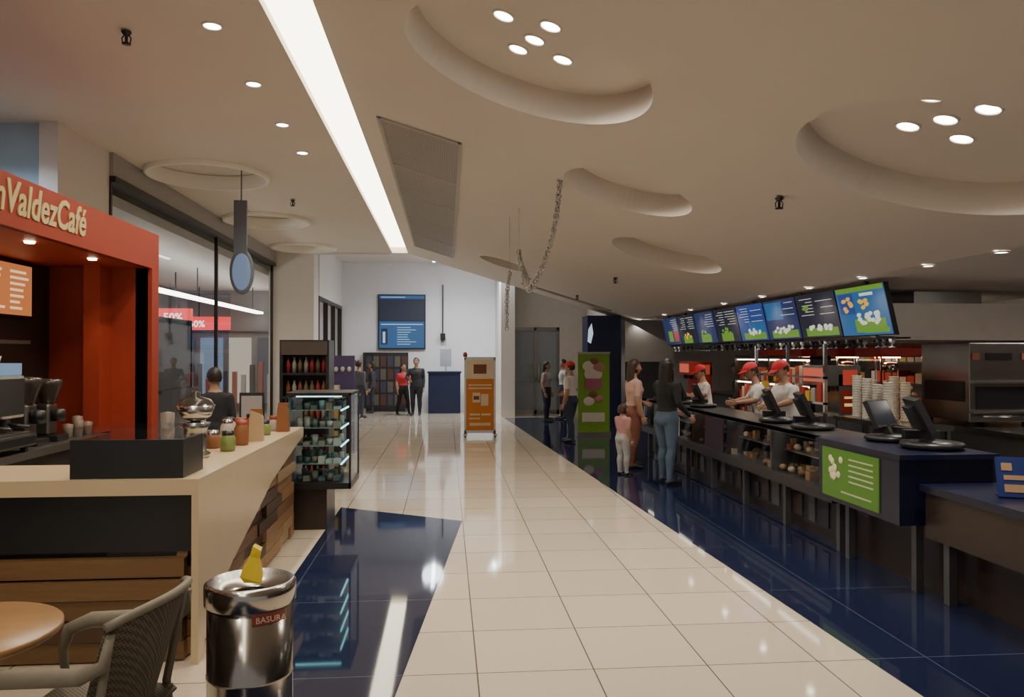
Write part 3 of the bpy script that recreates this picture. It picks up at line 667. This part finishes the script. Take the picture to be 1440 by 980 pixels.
# ------------------------------------------------------------------ kitchen
g = group('kitchen_back_counter', (6.4, 11, 0))
boxes('body', [(6.0, 6.8, 5.0, 17.5, .1, .88, 0), (5.95, 6.85, 4.95, 17.55, .88, .93, 1), (6.05, 6.75, 5.0, 17.5, 0, .1, 0)], [STEELB, STEEL], g)
g = group('kitchen_wall_shelving', (8.7, 12, 0))
boxes('shelves', [(8.5, 9.0, 4, 19, z, z+.04, 0) for z in (1.2, 1.6, 2.0)], STEELB, g)
bm = bmesh.new()
for z in (1.24, 1.64):
    for i in range(60):
        y_ = 4.2+i*.245; h = random.uniform(.1, .3); bm_box(bm, 8.6, 8.85, y_, y_+.2, z, z+h, random.randrange(6))
obj_from_bm('stock_boxes', bm, [JC[0], JC[1], JC[2], JC[4], DARK, mat('stock_red', (.5, .04, .02), .5)], g)
def oven(x0, x1, y0, y1, z0, z1):
    g = group('pizza_oven', ((x0+x1)/2, (y0+y1)/2, z0))
    box('body', x0, x1, y0, y1, z0+.05, z1, mat('oven_steel', (.30, .29, .28), .28, 1.0, scale=3), g, .01)
    boxes('feet', [(a, a+.05, b, b+.05, z0, z0+.05) for a in (x0+.04, x1-.1) for b in (y0+.05, y1-.1)], BLACK, g)
    boxes('mouth', [(x0+.08, x1-.08, y0-.01, y0, z0+.20, z0+.46)], BLACK, g)
    boxes('window', [(x0-.01, x0, y0+.08, y1-.08, z0+.28, z0+.52)], BLACK, g)
    boxes('control_slot', [(x0+.2, x1-.3, y0-.012, y0, z1-.20, z1-.12)], BLACK, g)
    boxes('ledge', [(x0-.02, x1+.02, y0-.06, y0, z0+.50, z0+.53), (x0-.02, x1+.02, y0-.1, y0, z0+.16, z0+.18)], STEELB, g)
    boxes('label', [(x1-.18, x1-.06, y0-.012, y0, z1-.2, z1-.12), (x0+.03, x0+.12, y0-.012, y0, z1-.2, z1-.12)], mat('oven_label', (.35, .1, .05), .5), g)
    bm = bmesh.new()
    bm_tube(bm, [(x0+.12, y0-.05, z0+.12), (x1-.12, y0-.05, z0+.12)], .015, 8); obj_from_bm('handle', bm, STEEL, g)
oven(6.02, 6.84, 8.4, 9.3, .93, 1.9)
g = group('extractor_hood', (7, 10, 2.2))
prism('canopy', [(5.7, 1.96), (8.4, 1.96), (8.4, 2.46), (5.85, 2.46), (5.7, 2.15)], 'y', 9.9, 12.2, mat('hood_metal', (.68, .63, .55), .4, .1), g)
box('duct', 6.5, 7.5, 10.2, 11.4, 2.46, 2.645, STEELB, g)
for (x, y) in ((7.8, 11.9), (7.6, 7.6), (7.8, 5.0)):
    g = group('kitchen_tube_light', (x, y, 2.6))
    box('tray', x-.8, x+.6, y, y+.14, 2.61, 2.645, WHITE, g); box('tube', x-.78, x+.58, y+.02, y+.12, 2.575, 2.61, emis('kt_glow', (1, .92, .8), 14), g)
def popcorn(x, y, z, col):
    g = group('popcorn_machine', (x, y, z)); w = .32
    box('base', x-w, x+w, y-w, y+w, z, z+.22, col, g, .01); box('roof', x-w-.02, x+w+.02, y-w-.02, y+w+.02, z+.80, z+.95, col, g, .02)
    boxes('posts', [(x+a, x+a+.02, y+b, y+b+.02, z+.22, z+.8) for a in (-w, w-.02) for b in (-w, w-.02)], CHROME, g)
    xpane('glass', x-w+.01, y-w+.02, y+w-.02, z+.22, z+.8, GLASS, g)
    bm = bmesh.new()
    for i in range(90): bm_ball(bm, (x+random.uniform(-.27, .27), y+random.uniform(-.27, .27), z+.24+random.uniform(0, .2)), .035, 0, 6)
    obj_from_bm('popcorn', bm, mat('popcorn', (.8, .72, .5), .6), g)
    lathe('kettle', [(0, 0), (.1, 0), (.12, .1), (.1, .14), (0, .15)], (x, y, z+.58), STEEL, g, 16)
    box('warm_lamp', x-.15, x+.15, y-.03, y+.03, z+.785, z+.80, emis('warm_glow2', (1, .55, .2), 30), g)
RP = mat('machine_red', (.55, .03, .015), .4)
for yy in (10.6, 11.8, 13.0, 14.4): popcorn(6.38, yy, .93, RP)
g = group('prep_table', (5.2, 8, 0))
boxes('top', [(4.85, 5.35, 7.7, 9.3, .95, 1.0, 0), (4.88, 5.32, 7.75, 9.25, .3, .33, 0)]+[(a, a+.04, b, b+.04, 0, .95, 0) for a in (4.87, 5.29) for b in (7.73, 9.23)], [STEEL], g)
bm = bmesh.new()
for i in range(8):
    xx = 4.95+(i % 2)*.2; yy = 8.25+(i//2)*.22; k = random.randint(13, 18)
    prof = [(0, 0)]
    for j in range(k): prof += [(.045, j*.03), (.056, j*.03+.02), (.056, j*.03+.027)]
    prof += [(.045, k*.03), (0, k*.03)]
    bm_lathe(bm, prof, (xx, yy, 1.0), 14, i % 2)
obj_from_bm('paper_cup_stacks', bm, [mat('paper_white', (.45, .42, .36), .5), mat('paper_cream', (.38, .31, .23), .5)], None)
for yy in (15.4, 9.7):
    g = group('soda_dispenser', (5.2, yy, 0))
    boxes('cabinet', [(4.95, 5.45, yy, yy+.7, 0, .95, 0), (5.15, 5.45, yy+.02, yy+.68, .95, 1.5, 1), (4.97, 5.45, yy+.02, yy+.68, 1.35, 1.62, 1)], [STEELB, REDD if yy > 10 else STEEL], g)
    bm = bmesh.new(); [bm_lathe(bm, [(0, 0), (.02, 0), (.03, .08), (0, .08)], (5.05, yy+.1+.12*i, 1.27), 10) for i in range(5)]
    obj_from_bm('nozzles', bm, BLACK, g)
    box('panel', 4.96, 4.97, yy+.05, yy+.65, 1.40, 1.58, emis('soda_panel', (.7, .12, .06), .8), g)
    boxes('side_panel', [(5.18, 5.42, yy+.01, yy+.02, 1.0, 1.30, 0), (5.2, 5.4, yy+.005, yy+.01, 1.36, 1.56, 1), (5.22, 5.38, yy+.005, yy+.01, 1.08, 1.12, 2), (5.22, 5.34, yy+.005, yy+.01, 1.18, 1.21, 2)], [REDD, emis('soda_side', (.6, .06, .03), .6), emis('soda_txt', (.9, .6, .2), .8)], g)
g = group('lit_snack_cabinet', (5.6, 12, 0))
boxes('frame', [(5.3, 5.6, 10.8, 10.84, 0, 1.75, 0), (5.3, 5.6, 12.28, 12.32, 0, 1.75, 0), (5.3, 5.6, 13.76, 13.8, 0, 1.75, 0)]+[(5.3, 5.6, 10.8, 13.8, z, z+.03, 0) for z in (.1, .6, .95, 1.3, 1.7)], [FR], g)
boxes('cabinet_light', [(5.32, 5.36, 10.9, 13.7, z-.02, z) for z in (1.69, 1.29)], emis('cab_light', (1, .75, .5), 12), g)
bm = bmesh.new()
for z in (.63, .98, 1.33):
    for i in range(24): bm_box(bm, 5.38, 5.5, 10.9+i*.12, 10.99+i*.12, z, z+random.uniform(.12, .28), random.randrange(5))
obj_from_bm('packets', bm, [JC[0], JC[1], _M['stock_red'], JC[4], mat('packet_yellow', (.8, .5, .05), .5)], g)
g = group('steel_glass_partition', (4.9, 9.5, 0))
boxes('posts', [(4.80, 4.84, y, y+.04, 0, 1.9) for y in (9.42, 10.5, 11.6)]+[(4.80, 4.84, 9.42, 11.64, 1.45, 1.48), (4.80, 4.84, 9.42, 11.64, 1.12, 1.15)], CHROME, g)
boxes('shelf_boxes', [(4.79, 4.86, 9.5+i*.16, 9.5+i*.16+.11, 1.15, 1.15+random.uniform(.10, .24), i % 3) for i in range(13)], [_M['stock_red'], _M['paper_white'], _M['packet_yellow']], g)

# ------------------------------------------------------------------ far end
g = group('wall_mounted_screen', (-1.4, 24.4, 2.8))
box('bezel', -2.15, -.66, 24.42, 24.5, 1.95, 3.68, BLACK, g)
SB = [emis('ws_blue', (.015, .09, .24), 1.0), emis('ws_dark', (.008, .015, .045), .8), emis('ws_white', (.4, .6, .85), 1.0)]
bl = [(-2.11, -.70, 24.41, 24.42, 2.85, 3.64, 1), (-2.11, -.70, 24.41, 24.42, 1.99, 2.83, 0), (-2.11, -.70, 24.405, 24.41, 3.54, 3.64, 0)]
bl += [(-1.55, -1.55+random.uniform(.3, .6), 24.402, 24.41, 2.10+i*.075, 2.12+i*.075, 2) for i in range(8)]
bl += [(-2.05, -1.85, 24.402, 24.41, 2.10, 2.6, 1), (-2.0, -1.92, 24.400, 24.402, 2.15, 2.5, 2), (-2.05, -1.3, 24.402, 24.41, 3.58, 3.60, 2), (-2.05, -.75, 24.402, 24.41, 2.72, 2.75, 2)]
boxes('image', bl, SB, g)
g = group('poster_wall', (-2, 24.3, 0))
bl = [(-2.6, -1.2, 24.3, 24.45, .1, 1.85, 0)]+[(-2.5+i*.22, -2.33+i*.22, 24.29, 24.3, 1.0+.4*j, 1.33+.4*j, 1+(i+j) % 3) for i in range(6) for j in (-2, -1, 0, 1)]
boxes('panel', bl, [DARK, mat('p1', (.09, .04, .03), .5), mat('p2', (.05, .05, .08), .5), mat('p3', (.11, .10, .08), .5)], g)
box('feet', -2.5, -1.3, 24.25, 24.48, 0, .1, BLACK, g)
g = group('blue_reception_desk', (0, 23.5, 0))
boxes('body', [(-.55, .42, 23.3, 24.0, 0, 1.22, 0), (-.58, .45, 23.27, 24.03, 1.22, 1.27, 0)], [mat('navy_desk', (.010, .018, .06), .4)], g)
boxes('monitor', [(-.2, .15, 23.6, 23.63, 1.42, 1.95, 0), (-.05, .0, 23.6, 23.64, 1.27, 1.45, 0)], [mat('monitor_grey', (.35, .36, .4), .4)], g)
g = group('wall_bracket_speaker', (-.1, 24.4, 3)); boxes('bracket', [(-.14, -.10, 24.44, 24.5, 2.2, 4.0), (-.2, -.04, 24.3, 24.5, 2.25, 2.45)], FR, g)
g = group('queue_poster_stand', (.72, 16.7, 0))
boxes('frame', [(.38, .42, 16.58, 16.62, .08, 1.7), (1.02, 1.06, 16.58, 16.62, .08, 1.7), (.38, 1.06, 16.58, 16.62, 1.66, 1.72), (.38, 1.06, 16.58, 16.62, .08, .14), (.36, .44, 16.35, 16.85, .04, .08), (1.0, 1.08, 16.35, 16.85, .04, .08)], STEEL, g)
bm = bmesh.new()
for a in (.40, 1.04):
    for b in (16.4, 16.8): bm_ball(bm, (a, b, .02), .02, 0, 8)
obj_from_bm('casters', bm, BLACK, g)
OR = mat('poster_orange', (.55, .17, .02), .5); PC = mat('poster_cream', (.62, .5, .36), .5); PB = mat('poster_brown', (.16, .05, .02), .5)
boxes('poster', [(.42, 1.02, 16.585, 16.61, .14, 1.66, 0), (.42, 1.02, 16.575, 16.585, 1.25, 1.66, 1), (.58, .86, 16.57, 16.575, 1.36, 1.56, 2), (.47, .97, 16.575, 16.585, 1.10, 1.13, 1), (.47, .97, 16.575, 16.585, 1.03, 1.06, 1), (.56, .72, 16.57, 16.585, .74, .95, 1), (.74, .90, 16.57, 16.585, .67, .92, 1),
                 (.58, .70, 16.565, 16.57, .80, .88, 2), (.50, .72, 16.575, 16.585, .46, .50, 1), (.75, .95, 16.575, 16.585, .46, .50, 1), (.48, .72, 16.575, 16.585, .38, .41, 1), (.5, .95, 16.575, 16.585, .24, .30, 1)], [OR, PC, PB], g)
lathe('top_light', [(0, 0), (.04, 0), (.05, .05), (.03, .1), (0, .11)], (.4, 16.6, 1.72), REDD, g, 12)
box('wall_pier_back', 1.55, 1.95, 21.9, 24.5, 0, 4.7, WHITE)
g = group('door_1', (2.6, 22.9, 0))
boxes('frame', [(1.95, 2.02, 22.9, 23, 0, 2.6), (2.62, 2.70, 22.9, 23, 0, 2.6), (3.3, 3.38, 22.9, 23, 0, 2.6), (1.95, 3.38, 22.9, 23, 2.5, 2.6), (1.95, 3.38, 22.9, 23, 0, .12), (1.95, 3.38, 22.9, 23, 1.0, 1.05)], STEELB, g)
boxes('leaf', [(2.02, 2.62, 22.94, 22.96, .1, 2.5), (2.7, 3.3, 22.94, 22.96, .1, 2.5)], mat('frosted_leaf', (.30, .34, .36), .2), g)
boxes('handles', [(2.54, 2.57, 22.85, 22.88, .95, 1.5), (2.75, 2.78, 22.85, 22.88, .95, 1.5), (2.54, 2.57, 22.86, 22.93, .96, .99), (2.75, 2.78, 22.86, 22.93, 1.46, 1.49)], CHROME, g)
box('wall_door_surround', 3.38, 4.2, 22.85, 23.05, 0, 4.7, mat('beige_wall', (.62, .57, .50), .6))
box('wall_door_header', 1.95, 3.38, 22.85, 23.05, 2.6, 4.7, mat('beige_wall', (.62, .57, .50), .6))
g = group('blue_wall_column', (3.9, 19, 0))
boxes('column', [(3.5, 4.35, 18.9, 19.65, 0, 2.75)], mat('column_blue', (.012, .022, .085), .4), g)
prism('white_swoosh', [(3.50, 2.1), (3.58, 2.05), (3.64, 2.3), (3.60, 2.55), (3.52, 2.4)], 'y', 18.88, 18.9, emis('swoosh', (.7, .85, 1), .8), g)
g = group('wall_side_panel', (5, 18.6, 0))
box('lower', 4.4, 5.6, 18.6, 18.7, 0, 1.6, mat('panel_dark', (.05, .05, .06), .5), g)
prism('upper', [(4.4, 1.6), (5.6, 1.6), (5.6, 2.0), (4.4, 2.6)], 'y', 18.6, 18.7, mat('panel_grey', (.6, .58, .57), .5), g)
g = group('roll_up_banner', (3.2, 16.6, 0))
BG = mat('banner_green', (.17, .32, .03), .5)
boxes('banner', [(2.86, 3.56, 16.6, 16.62, .08, 1.80, 0), (2.84, 3.58, 16.55, 16.68, 0, .08, 1), (2.85, 3.57, 16.59, 16.63, 1.79, 1.83, 1)], [BG, STEELB], g)
bm = bmesh.new()
for (a, b, c, mi) in ((3.2, 1.35, .20, 0), (3.3, 1.48, .15, 1), (3.1, 1.52, .14, 0), (3.22, 1.62, .10, 2), (3.1, .75, .12, 0), (3.32, .8, .10, 1), (3.2, .9, .1, 2)): bm_ball(bm, (a, 16.6, b), (c, .012, c*.8), mi, 16)
bm_box(bm, 3.02, 3.38, 16.585, 16.6, 1.02, 1.25, 3); bm_box(bm, 2.95, 3.45, 16.59, 16.6, .3, .5, 0)
obj_from_bm('artwork', bm, [mat('icecream_white', (.6, .56, .5), .5), mat('icecream_pink', (.4, .18, .16), .5), mat('icecream_brown', (.2, .08, .04), .5), mat('icecream_cup', (.35, .10, .16), .5)], g)

# ------------------------------------------------------------------ people
def hand(bm, w, d, side, mi, s):
    d = d.normalized(); n = Vector((side, 0, 0))
    n = (n-d*n.dot(d)); n = n.normalized() if n.length > .01 else Vector((0, 1, 0)); a = d.cross(n).normalized()
    a = a if a.y > 0 or abs(a.y) < .1 and a.z > 0 else -a
    R = Matrix((a, n, d)).transposed().to_4x4()
    bm_ball(bm, w+d*.045*s, (.040*s, .016*s, .052*s), mi, 10, R)
    for k, L in enumerate((.072, .080, .075, .060)):
        b = w+d*.082*s+a*(.027-.018*k)*s
        c = b+d*L*.5*s-n*.006*s; e = c+(d*.75-n*.65).normalized()*L*.5*s
        bm_tube(bm, [b-d*.02*s, b, c, e], [.009*s, .0095*s, .0085*s, .006*s], 6, mi)
    b = w+d*.03*s+a*.032*s
    bm_tube(bm, [b-a*.01*s, b+(a*.7+d*.7)*.03*s, b+(a*.45+d*.85-n*.25)*.062*s], [.013*s, .011*s, .007*s], 6, mi)
SKIN = (.40, .22, .14)
def person(name, x, y, heading, h, shirt, pants, shoes=(.03, .03, .03), hair=(.02, .013, .01), hairlen=0, cap=None, lean=0.0,
           armL=None, armR=None, legs=None, short=True, build=1.0, headturn=0, nod=0, skin=SKIN):
    mats = [mat('skin_%s' % name, skin, .55), mat('top_%s_%.2f' % (name, x), shirt, .8, bump=.3, scale=14), mat('trousers_%s_%.2f' % (name, x), pants, .8, scale=18, bump=.3, var=.2),
            mat('shoe_%s_%.2f' % (name, x), shoes, .5), mat('hair_%s_%.2f' % (name, x), hair, .5, scale=40, var=.3), mat('eye_white', (.6, .58, .55), .3), mat('eye_dark', (.02, .012, .01), .2),
            mat('lips', (.35, .12, .10), .5), mat('cap_red' if cap is None or cap[0] > .2 else 'cap_dark', cap or (.6, .02, .03), .7)]
    V = Vector; f = build
    armL = armL or ((-.128, -.02, .635), (-.138, .03, .485)); armR = armR or ((.128, -.02, .635), (.138, .03, .485))
    legs = legs or ((-.06, 0), (.06, 0.02))
    ly = lambda z: lean*max(0, (z-.52))/.30
    bm = bmesh.new()
    fem = name.startswith('woman'); kid = name.startswith('child')
    hipw = .106 if fem else .097
    T = [(.462, .078, .062, -.004), (.49, hipw*.97, .078, -.008), (.52, hipw, .080, -.008), (.56, .092, .068, 0), (.61, .078 if fem else .088, .060, .002), (.66, .084, .062, .004), (.72, .094, .074 if fem else .068, .008), (.765, .098, .064, .003), (.795, .092, .052, -.004), (.818, .066, .042, -.008), (.834, .040, .036, -.006), (.86, .032, .034, -.002), (.90, .030, .032, .004)]
    rings = []; n = 20
    for z, rx, ry, oy in T:
        c = V((0, ly(z)+oy, z)); k = f if z < .82 else 1
        rings.append([bm.verts.new(c+V((rx*k*math.cos(2*math.pi*i/n), ry*k*math.sin(2*math.pi*i/n), 0))) for i in range(n)])
    for a, b in zip(rings, rings[1:]):
        for i in range(n): bm.faces.new((a[i], a[(i+1) % n], b[(i+1) % n], b[i]))
    bm.faces.new(rings[0][::-1]); bm.faces.new(rings[-1])
    segs = [(V((0, 0, .48)), V((0, 0, .55)), .09, 2), (V((0, ly(.59), .59)), V((0, ly(.74), .74)), .085, 1), (V((-.07, ly(.79), .79)), V((.07, ly(.79), .79)), .030, 1), (V((0, ly(.845), .845)), V((0, ly(.9), .90)), .040, 0)]
    def limb(pts, rad):
        bm_tube(bm, pts, rad, 12)
        for p, r in zip(pts, rad): bm_ball(bm, p, r*.99, 0, 10)
    hands = []
    for sd, (el, wr) in ((-1, armL), (1, armR)):
        sh = V((sd*.096*f, ly(.78)-.002, .784)); el = V(el); wr = V(wr)
        m1 = sh.lerp(el, .35); m2 = el.lerp(wr, .3)
        limb([sh, m1, el, m2, wr], [.034*f, .031*f, .024*f, .024*f, .016])
        segs.append((sh, sh.lerp(el, .62), .036, 1)); segs.append((sh.lerp(el, .66), el, .026, 0 if short else 1)); segs.append((el, wr, .022, 0 if short else 1))
        hands.append((wr, (wr-el).normalized(), sd))
    for sd, (fx, fy) in ((-1, legs[0]), (1, legs[1])):
        hip = V((sd*.050*f, -.004, .495)); an = V((fx, fy-.01, .045)); kn = hip.lerp(an, .49)+V((0, .016, 0))
        limb([hip, hip.lerp(kn, .4), kn, kn.lerp(an, .3)+V((0, -.010, 0)), kn.lerp(an, .7)+V((0, -.004, 0)), an], [.056*f, .050*f, .036*f, .037*f, .028*f, .025])
        segs += [(hip, kn, .05, 2), (kn, an+V((0, 0, .012)), .034, 2)]
        toe = an+V((sd*.014, .095, -.027)); heel = an+V((0, -.022, -.024))
        bm_tube(bm, [heel, an+V((0, .03, -.014)), toe], [.022, .028, .020], 10, 0, .8); bm_ball(bm, heel, .021); bm_ball(bm, toe, (.024, .026, .017))
        segs.append((heel+V((0, 0, -.005)), toe, .024, 3))
    for v in bm.verts: v.co *= h
    me = bpy.data.meshes.new('t'); bm.to_mesh(me); bm.free(); o = bpy.data.objects.new('t', me); COL.objects.link(o)
    md = o.modifiers.new('r', 'REMESH'); md.mode = 'VOXEL'; md.voxel_size = .0125; md.use_smooth_shade = True
    sm = o.modifiers.new('s', 'SMOOTH'); sm.iterations = 5; sm.factor = .5
    dg = bpy.context.evaluated_depsgraph_get(); m2 = bpy.data.meshes.new_from_object(o.evaluated_get(dg)); bpy.data.objects.remove(o)
    bm = bmesh.new(); bm.from_mesh(m2)
    for fc in bm.faces:
        c = fc.calc_center_median()/h; best = 9; mi = 0
        for a, b, r, k in segs:
            ab = b-a; t = max(0, min(1, (c-a).dot(ab)/ab.length_squared)); d = (c-(a+ab*t)).length-r
            if d < best: best = d; mi = k
        fc.material_index = mi; fc.smooth = True
    for v in bm.verts:
        c = v.co/h
        if .46 < c.z < .78 and abs(c.x) < .13:
            v.co.y *= 1+.03*math.sin(c.z*70+c.x*25)*(.6 if c.z > .56 else .2)
    for (wr, d, sd) in hands: hand(bm, wr*h, d, sd, 0, h/1.68)
    s = h/1.68*(1.18 if kid else 1.06)
    hb = bmesh.new()
    vs = bm_ball(hb, (0, 0, 0), (.074, .092, .112), 0, 24)
    for v in vs:
        c = v.co
        if c.z < -.02: k = 1-.32*min(1, (-.02-c.z)/.09); c.x *= k; c.y = c.y*(.92 if c.y < 0 else 1)+(0.006 if c.y > 0 else .02*(1-k)*3)
        if c.y > .06 and -.02 < c.z < .03: c.y -= .004
        if c.y > .04 and abs(c.z+.075) < .02 and abs(c.x) < .03: c.y += .006
    bm_tube(hb, [(0, .086, .022), (0, .098, -.004), (0, .108, -.024), (0, .092, -.034)], [.006, .009, .013, .009], 8, 0)
    for sx_ in (-1, 1):
        bm_ball(hb, (sx_*.011, .094, -.027), .008, 0, 8)
        bm_ball(hb, (sx_*.030, .078, .008), (.014, .010, .007), 5, 10); bm_ball(hb, (sx_*.030, .0865, .008), (.007, .003, .006), 6, 8)
        bm_tube(hb, [(sx_*.016, .091, .026), (sx_*.032, .089, .031), (sx_*.046, .078, .026)], [.003, .004, .002], 6, 4)
        bm_ball(hb, (sx_*.075, -.005, -.002), (.010, .020, .031), 0, 10, Matrix.Rotation(sx_*.25, 4, 'Z'))
    bm_ball(hb, (0, .084, -.052), (.024, .008, .005), 7, 10); bm_ball(hb, (0, .083, -.060), (.019, .009, .005), 7, 10)
    hv = bm_ball(hb, (0, -.010, .014), (.086, .100, .113), 4, 40)
    low = -.055 if not hairlen else -.09
    kill = [v for v in hv if (v.co.y > .015+.25*max(0, -v.co.z) and v.co.z < .070-.9*max(0, abs(v.co.x)-.035)) or v.co.z < low or (hairlen == 0 and abs(v.co.x) > .05 and v.co.z < .0 and v.co.y > -.03)]
    bmesh.ops.delete(hb, geom=kill, context='VERTS')
    if hairlen:
        L = hairlen; rr = []; n2 = 36
        for k in range(12):
            t = k/11; z = .075-(L+.09)*t; w = .084*(1-.10*t)+.010*math.sin(t*3.1); dpt = .058*(1-.35*t)
            cy = -.040-.030*math.sin(min(1, t*1.3)*1.57)
            if t > .92: w *= .8; dpt *= .7
            rr.append([hb.verts.new((w*math.cos(2*math.pi*i/n2)*(1+.035*math.sin(i*2.7)), cy+dpt*math.sin(2*math.pi*i/n2)*(1+.06*math.sin(i*2.2+k*.4)), z)) for i in range(n2)])
        for a, b in zip(rr, rr[1:]):
            for i in range(n2):
                fc = hb.faces.new((a[i], a[(i+1) % n2], b[(i+1) % n2], b[i])); fc.material_index = 4; fc.smooth = True
        fc = hb.faces.new(rr[0]); fc.material_index = 4; fc = hb.faces.new(rr[-1][::-1]); fc.material_index = 4
    if cap:
        cv = bm_ball(hb, (0, -.006, .038), (.091, .106, .090), 8, 28)
        bmesh.ops.delete(hb, geom=[v for v in cv if v.co.z < .034], context='VERTS')
        A = []; B = []
        for k in range(13):
            a = math.radians(20+140*k/12)
            A.append((.089*math.cos(a), -.006+.104*math.sin(a), .042)); B.append((.085*math.cos(a), .085*math.sin(a)+.085*math.sin(a)**1.5, .030-.004*abs(math.cos(a))))
        for dz in (0, .006):
            va = [hb.verts.new((p[0], p[1], p[2]+dz)) for p in A]; vb = [hb.verts.new((p[0], p[1], p[2]+dz)) for p in B]
            for k in range(12):
                fc = hb.faces.new((va[k], va[k+1], vb[k+1], vb[k])); fc.material_index = 8
        bm_ball(hb, (0, -.006, .128), .008, 8, 8)
    M = Matrix.Translation(V((0, (ly(.90)+.010+lean*.12)*h, (.930 if not kid else .92)*h))) @ Matrix.Rotation(headturn, 4, 'Z') @ Matrix.Rotation(-nod, 4, 'X') @ Matrix.Scale(s, 4)
    for v in hb.verts: v.co = M @ v.co
    bmesh.ops.recalc_face_normals(hb, faces=hb.faces[:])
    tm = bpy.data.meshes.new('h'); hb.to_mesh(tm); hb.free(); bm.from_mesh(tm)
    o = bpy.data.meshes.new(name); bm.to_mesh(o); bm.free()
    for m in mats: o.materials.append(m)
    ob = bpy.data.objects.new(name, o); COL.objects.link(ob); ob.location = (x, y, .003); ob.rotation_euler = (0, 0, math.radians(heading))
    return ob
JEAN = (.08, .12, .18); BLK = (.012, .012, .014)
person('woman_customer', 3.02, 10.35, -62, 1.70, BLK, JEAN, hairlen=.20, short=False, build=1.10,
       armL=((-.13, .05, .64), (-.06, .14, .58)), armR=((.16, -.03, .65), (.18, .07, .55)), legs=((-.07, .03), (.09, -.05)), headturn=.3)
person('woman_customer', 2.90, 11.75, -80, 1.68, (.55, .36, .30), (.22, .08, .05), hair=(.05, .025, .015), hairlen=.32, build=1.12, armL=((-.15, .02, .64), (-.08, .13, .60)), legs=((-.07, .04), (.06, -.04)))
person('child_customer', 2.58, 11.1, -60, 1.04, (.50, .26, .26), (.42, .42, .40), hair=(.06, .03, .02), hairlen=.06, build=1.22, armL=((-.15, .04, .65), (-.10, .12, .66)))
person('man_customer', 2.5, 15.4, 55, 1.62, (.66, .64, .62), (.03, .04, .08), cap=(.55, .02, .03), build=1.16, armR=((.15, 0, .64), (.10, .13, .60)), legs=((-.06, -.05), (.07, .05)))
person('man_customer', 3.2, 20.9, 100, 1.64, (.5, .45, .42), (.03, .03, .05), build=1.1)
person('woman_customer', 2.65, 20.3, -120, 1.58, (.45, .38, .38), (.03, .03, .05), hairlen=.2, build=1.1)
person('man_customer', -2.75, 23.2, 30, 1.62, (.25, .28, .35), (.04, .04, .07), build=1.12, legs=((-.07, .05), (.08, -.05)))
person('woman_customer', -1.28, 22.9, -150, 1.50, (.50, .03, .04), BLK, hairlen=.22, build=1.1, legs=((-.09, .10), (.07, -.12)), armL=((-.17, .0, .64), (-.10, .10, .62)))
person('man_customer', -.88, 22.6, 170, 1.68, (.03, .03, .035), (.02, .02, .03), short=False, build=1.15, armR=((.17, .02, .66), (.10, .12, .62)))
person('woman_customer', -2.25, 23.6, 90, 1.56, (.04, .04, .05), (.03, .03, .04), short=False, hairlen=.2, build=1.1)
person('man_customer', -2.45, 21.8, -30, 1.60, (.10, .10, .13), (.05, .05, .08), short=False, build=1.1)
WSH = (.66, .62, .60)
person('cashier', 4.34, 12.5, 90, 1.58, WSH, BLK, cap=(.6, .02, .03), lean=.05, nod=.35, build=1.08, armL=((-.12, .07, .70), (-.08, .17, .68)), armR=((.12, .07, .70), (.08, .17, .68)))
person('cashier', 4.42, 10.35, 80, 1.64, WSH, BLK, cap=(.6, .02, .03), lean=.08, nod=.4, build=1.12, armL=((-.13, .12, .69), (-.10, .25, .67)), armR=((.13, .12, .69), (.08, .25, .67)))
person('cashier', 4.40, 9.5, 100, 1.68, WSH, BLK, cap=(.6, .02, .03), lean=.06, nod=.45, build=1.12, armL=((-.13, .10, .70), (-.08, .20, .66)), armR=((.13, .10, .70), (.08, .20, .66)))
person('barista', -2.72, 9.3, 30, 1.60, (.02, .02, .025), BLK, short=False, build=1.08)
person('kitchen_worker', 5.65, 14.5, 60, 1.62, BLK, BLK, cap=(.03, .03, .03))

# ------------------------------------------------------------------ lamps for the far fittings, plus an added wall fill
for x in (-.38, 1.45): spot('batten_lamp', (x, 22.0, 4.5), 420, None, 2.9, 1, (.9, .95, 1), .3)
spot('mall_lamp', (-6.9, 12, 3.5), 130, None, 2.8, 1, (1, .95, .85), .3)
spot('mall_lamp', (-6.9, 19, 3.5), 180, None, 2.8, 1, (1, .95, .85), .3)
spot('kitchen_lamp', (7.6, 8, 2.5), 130, None, 2.8, 1, (1, .9, .78), .3)
spot('kitchen_lamp', (7.8, 14.5, 2.5), 100, None, 2.8, 1, (1, .88, .75), .3)
spot('blue_wall_fill', (-6, 6, 4.3), 220, None, 2.8, 1, (.7, .85, 1), .2)  # fill spot added to brighten the pale blue wall, no fitting here

w = bpy.data.worlds.new('world'); S.world = w; w.use_nodes = True
w.node_tree.nodes['Background'].inputs[0].default_value = (.56, .52, .47, 1); w.node_tree.nodes['Background'].inputs[1].default_value = .7
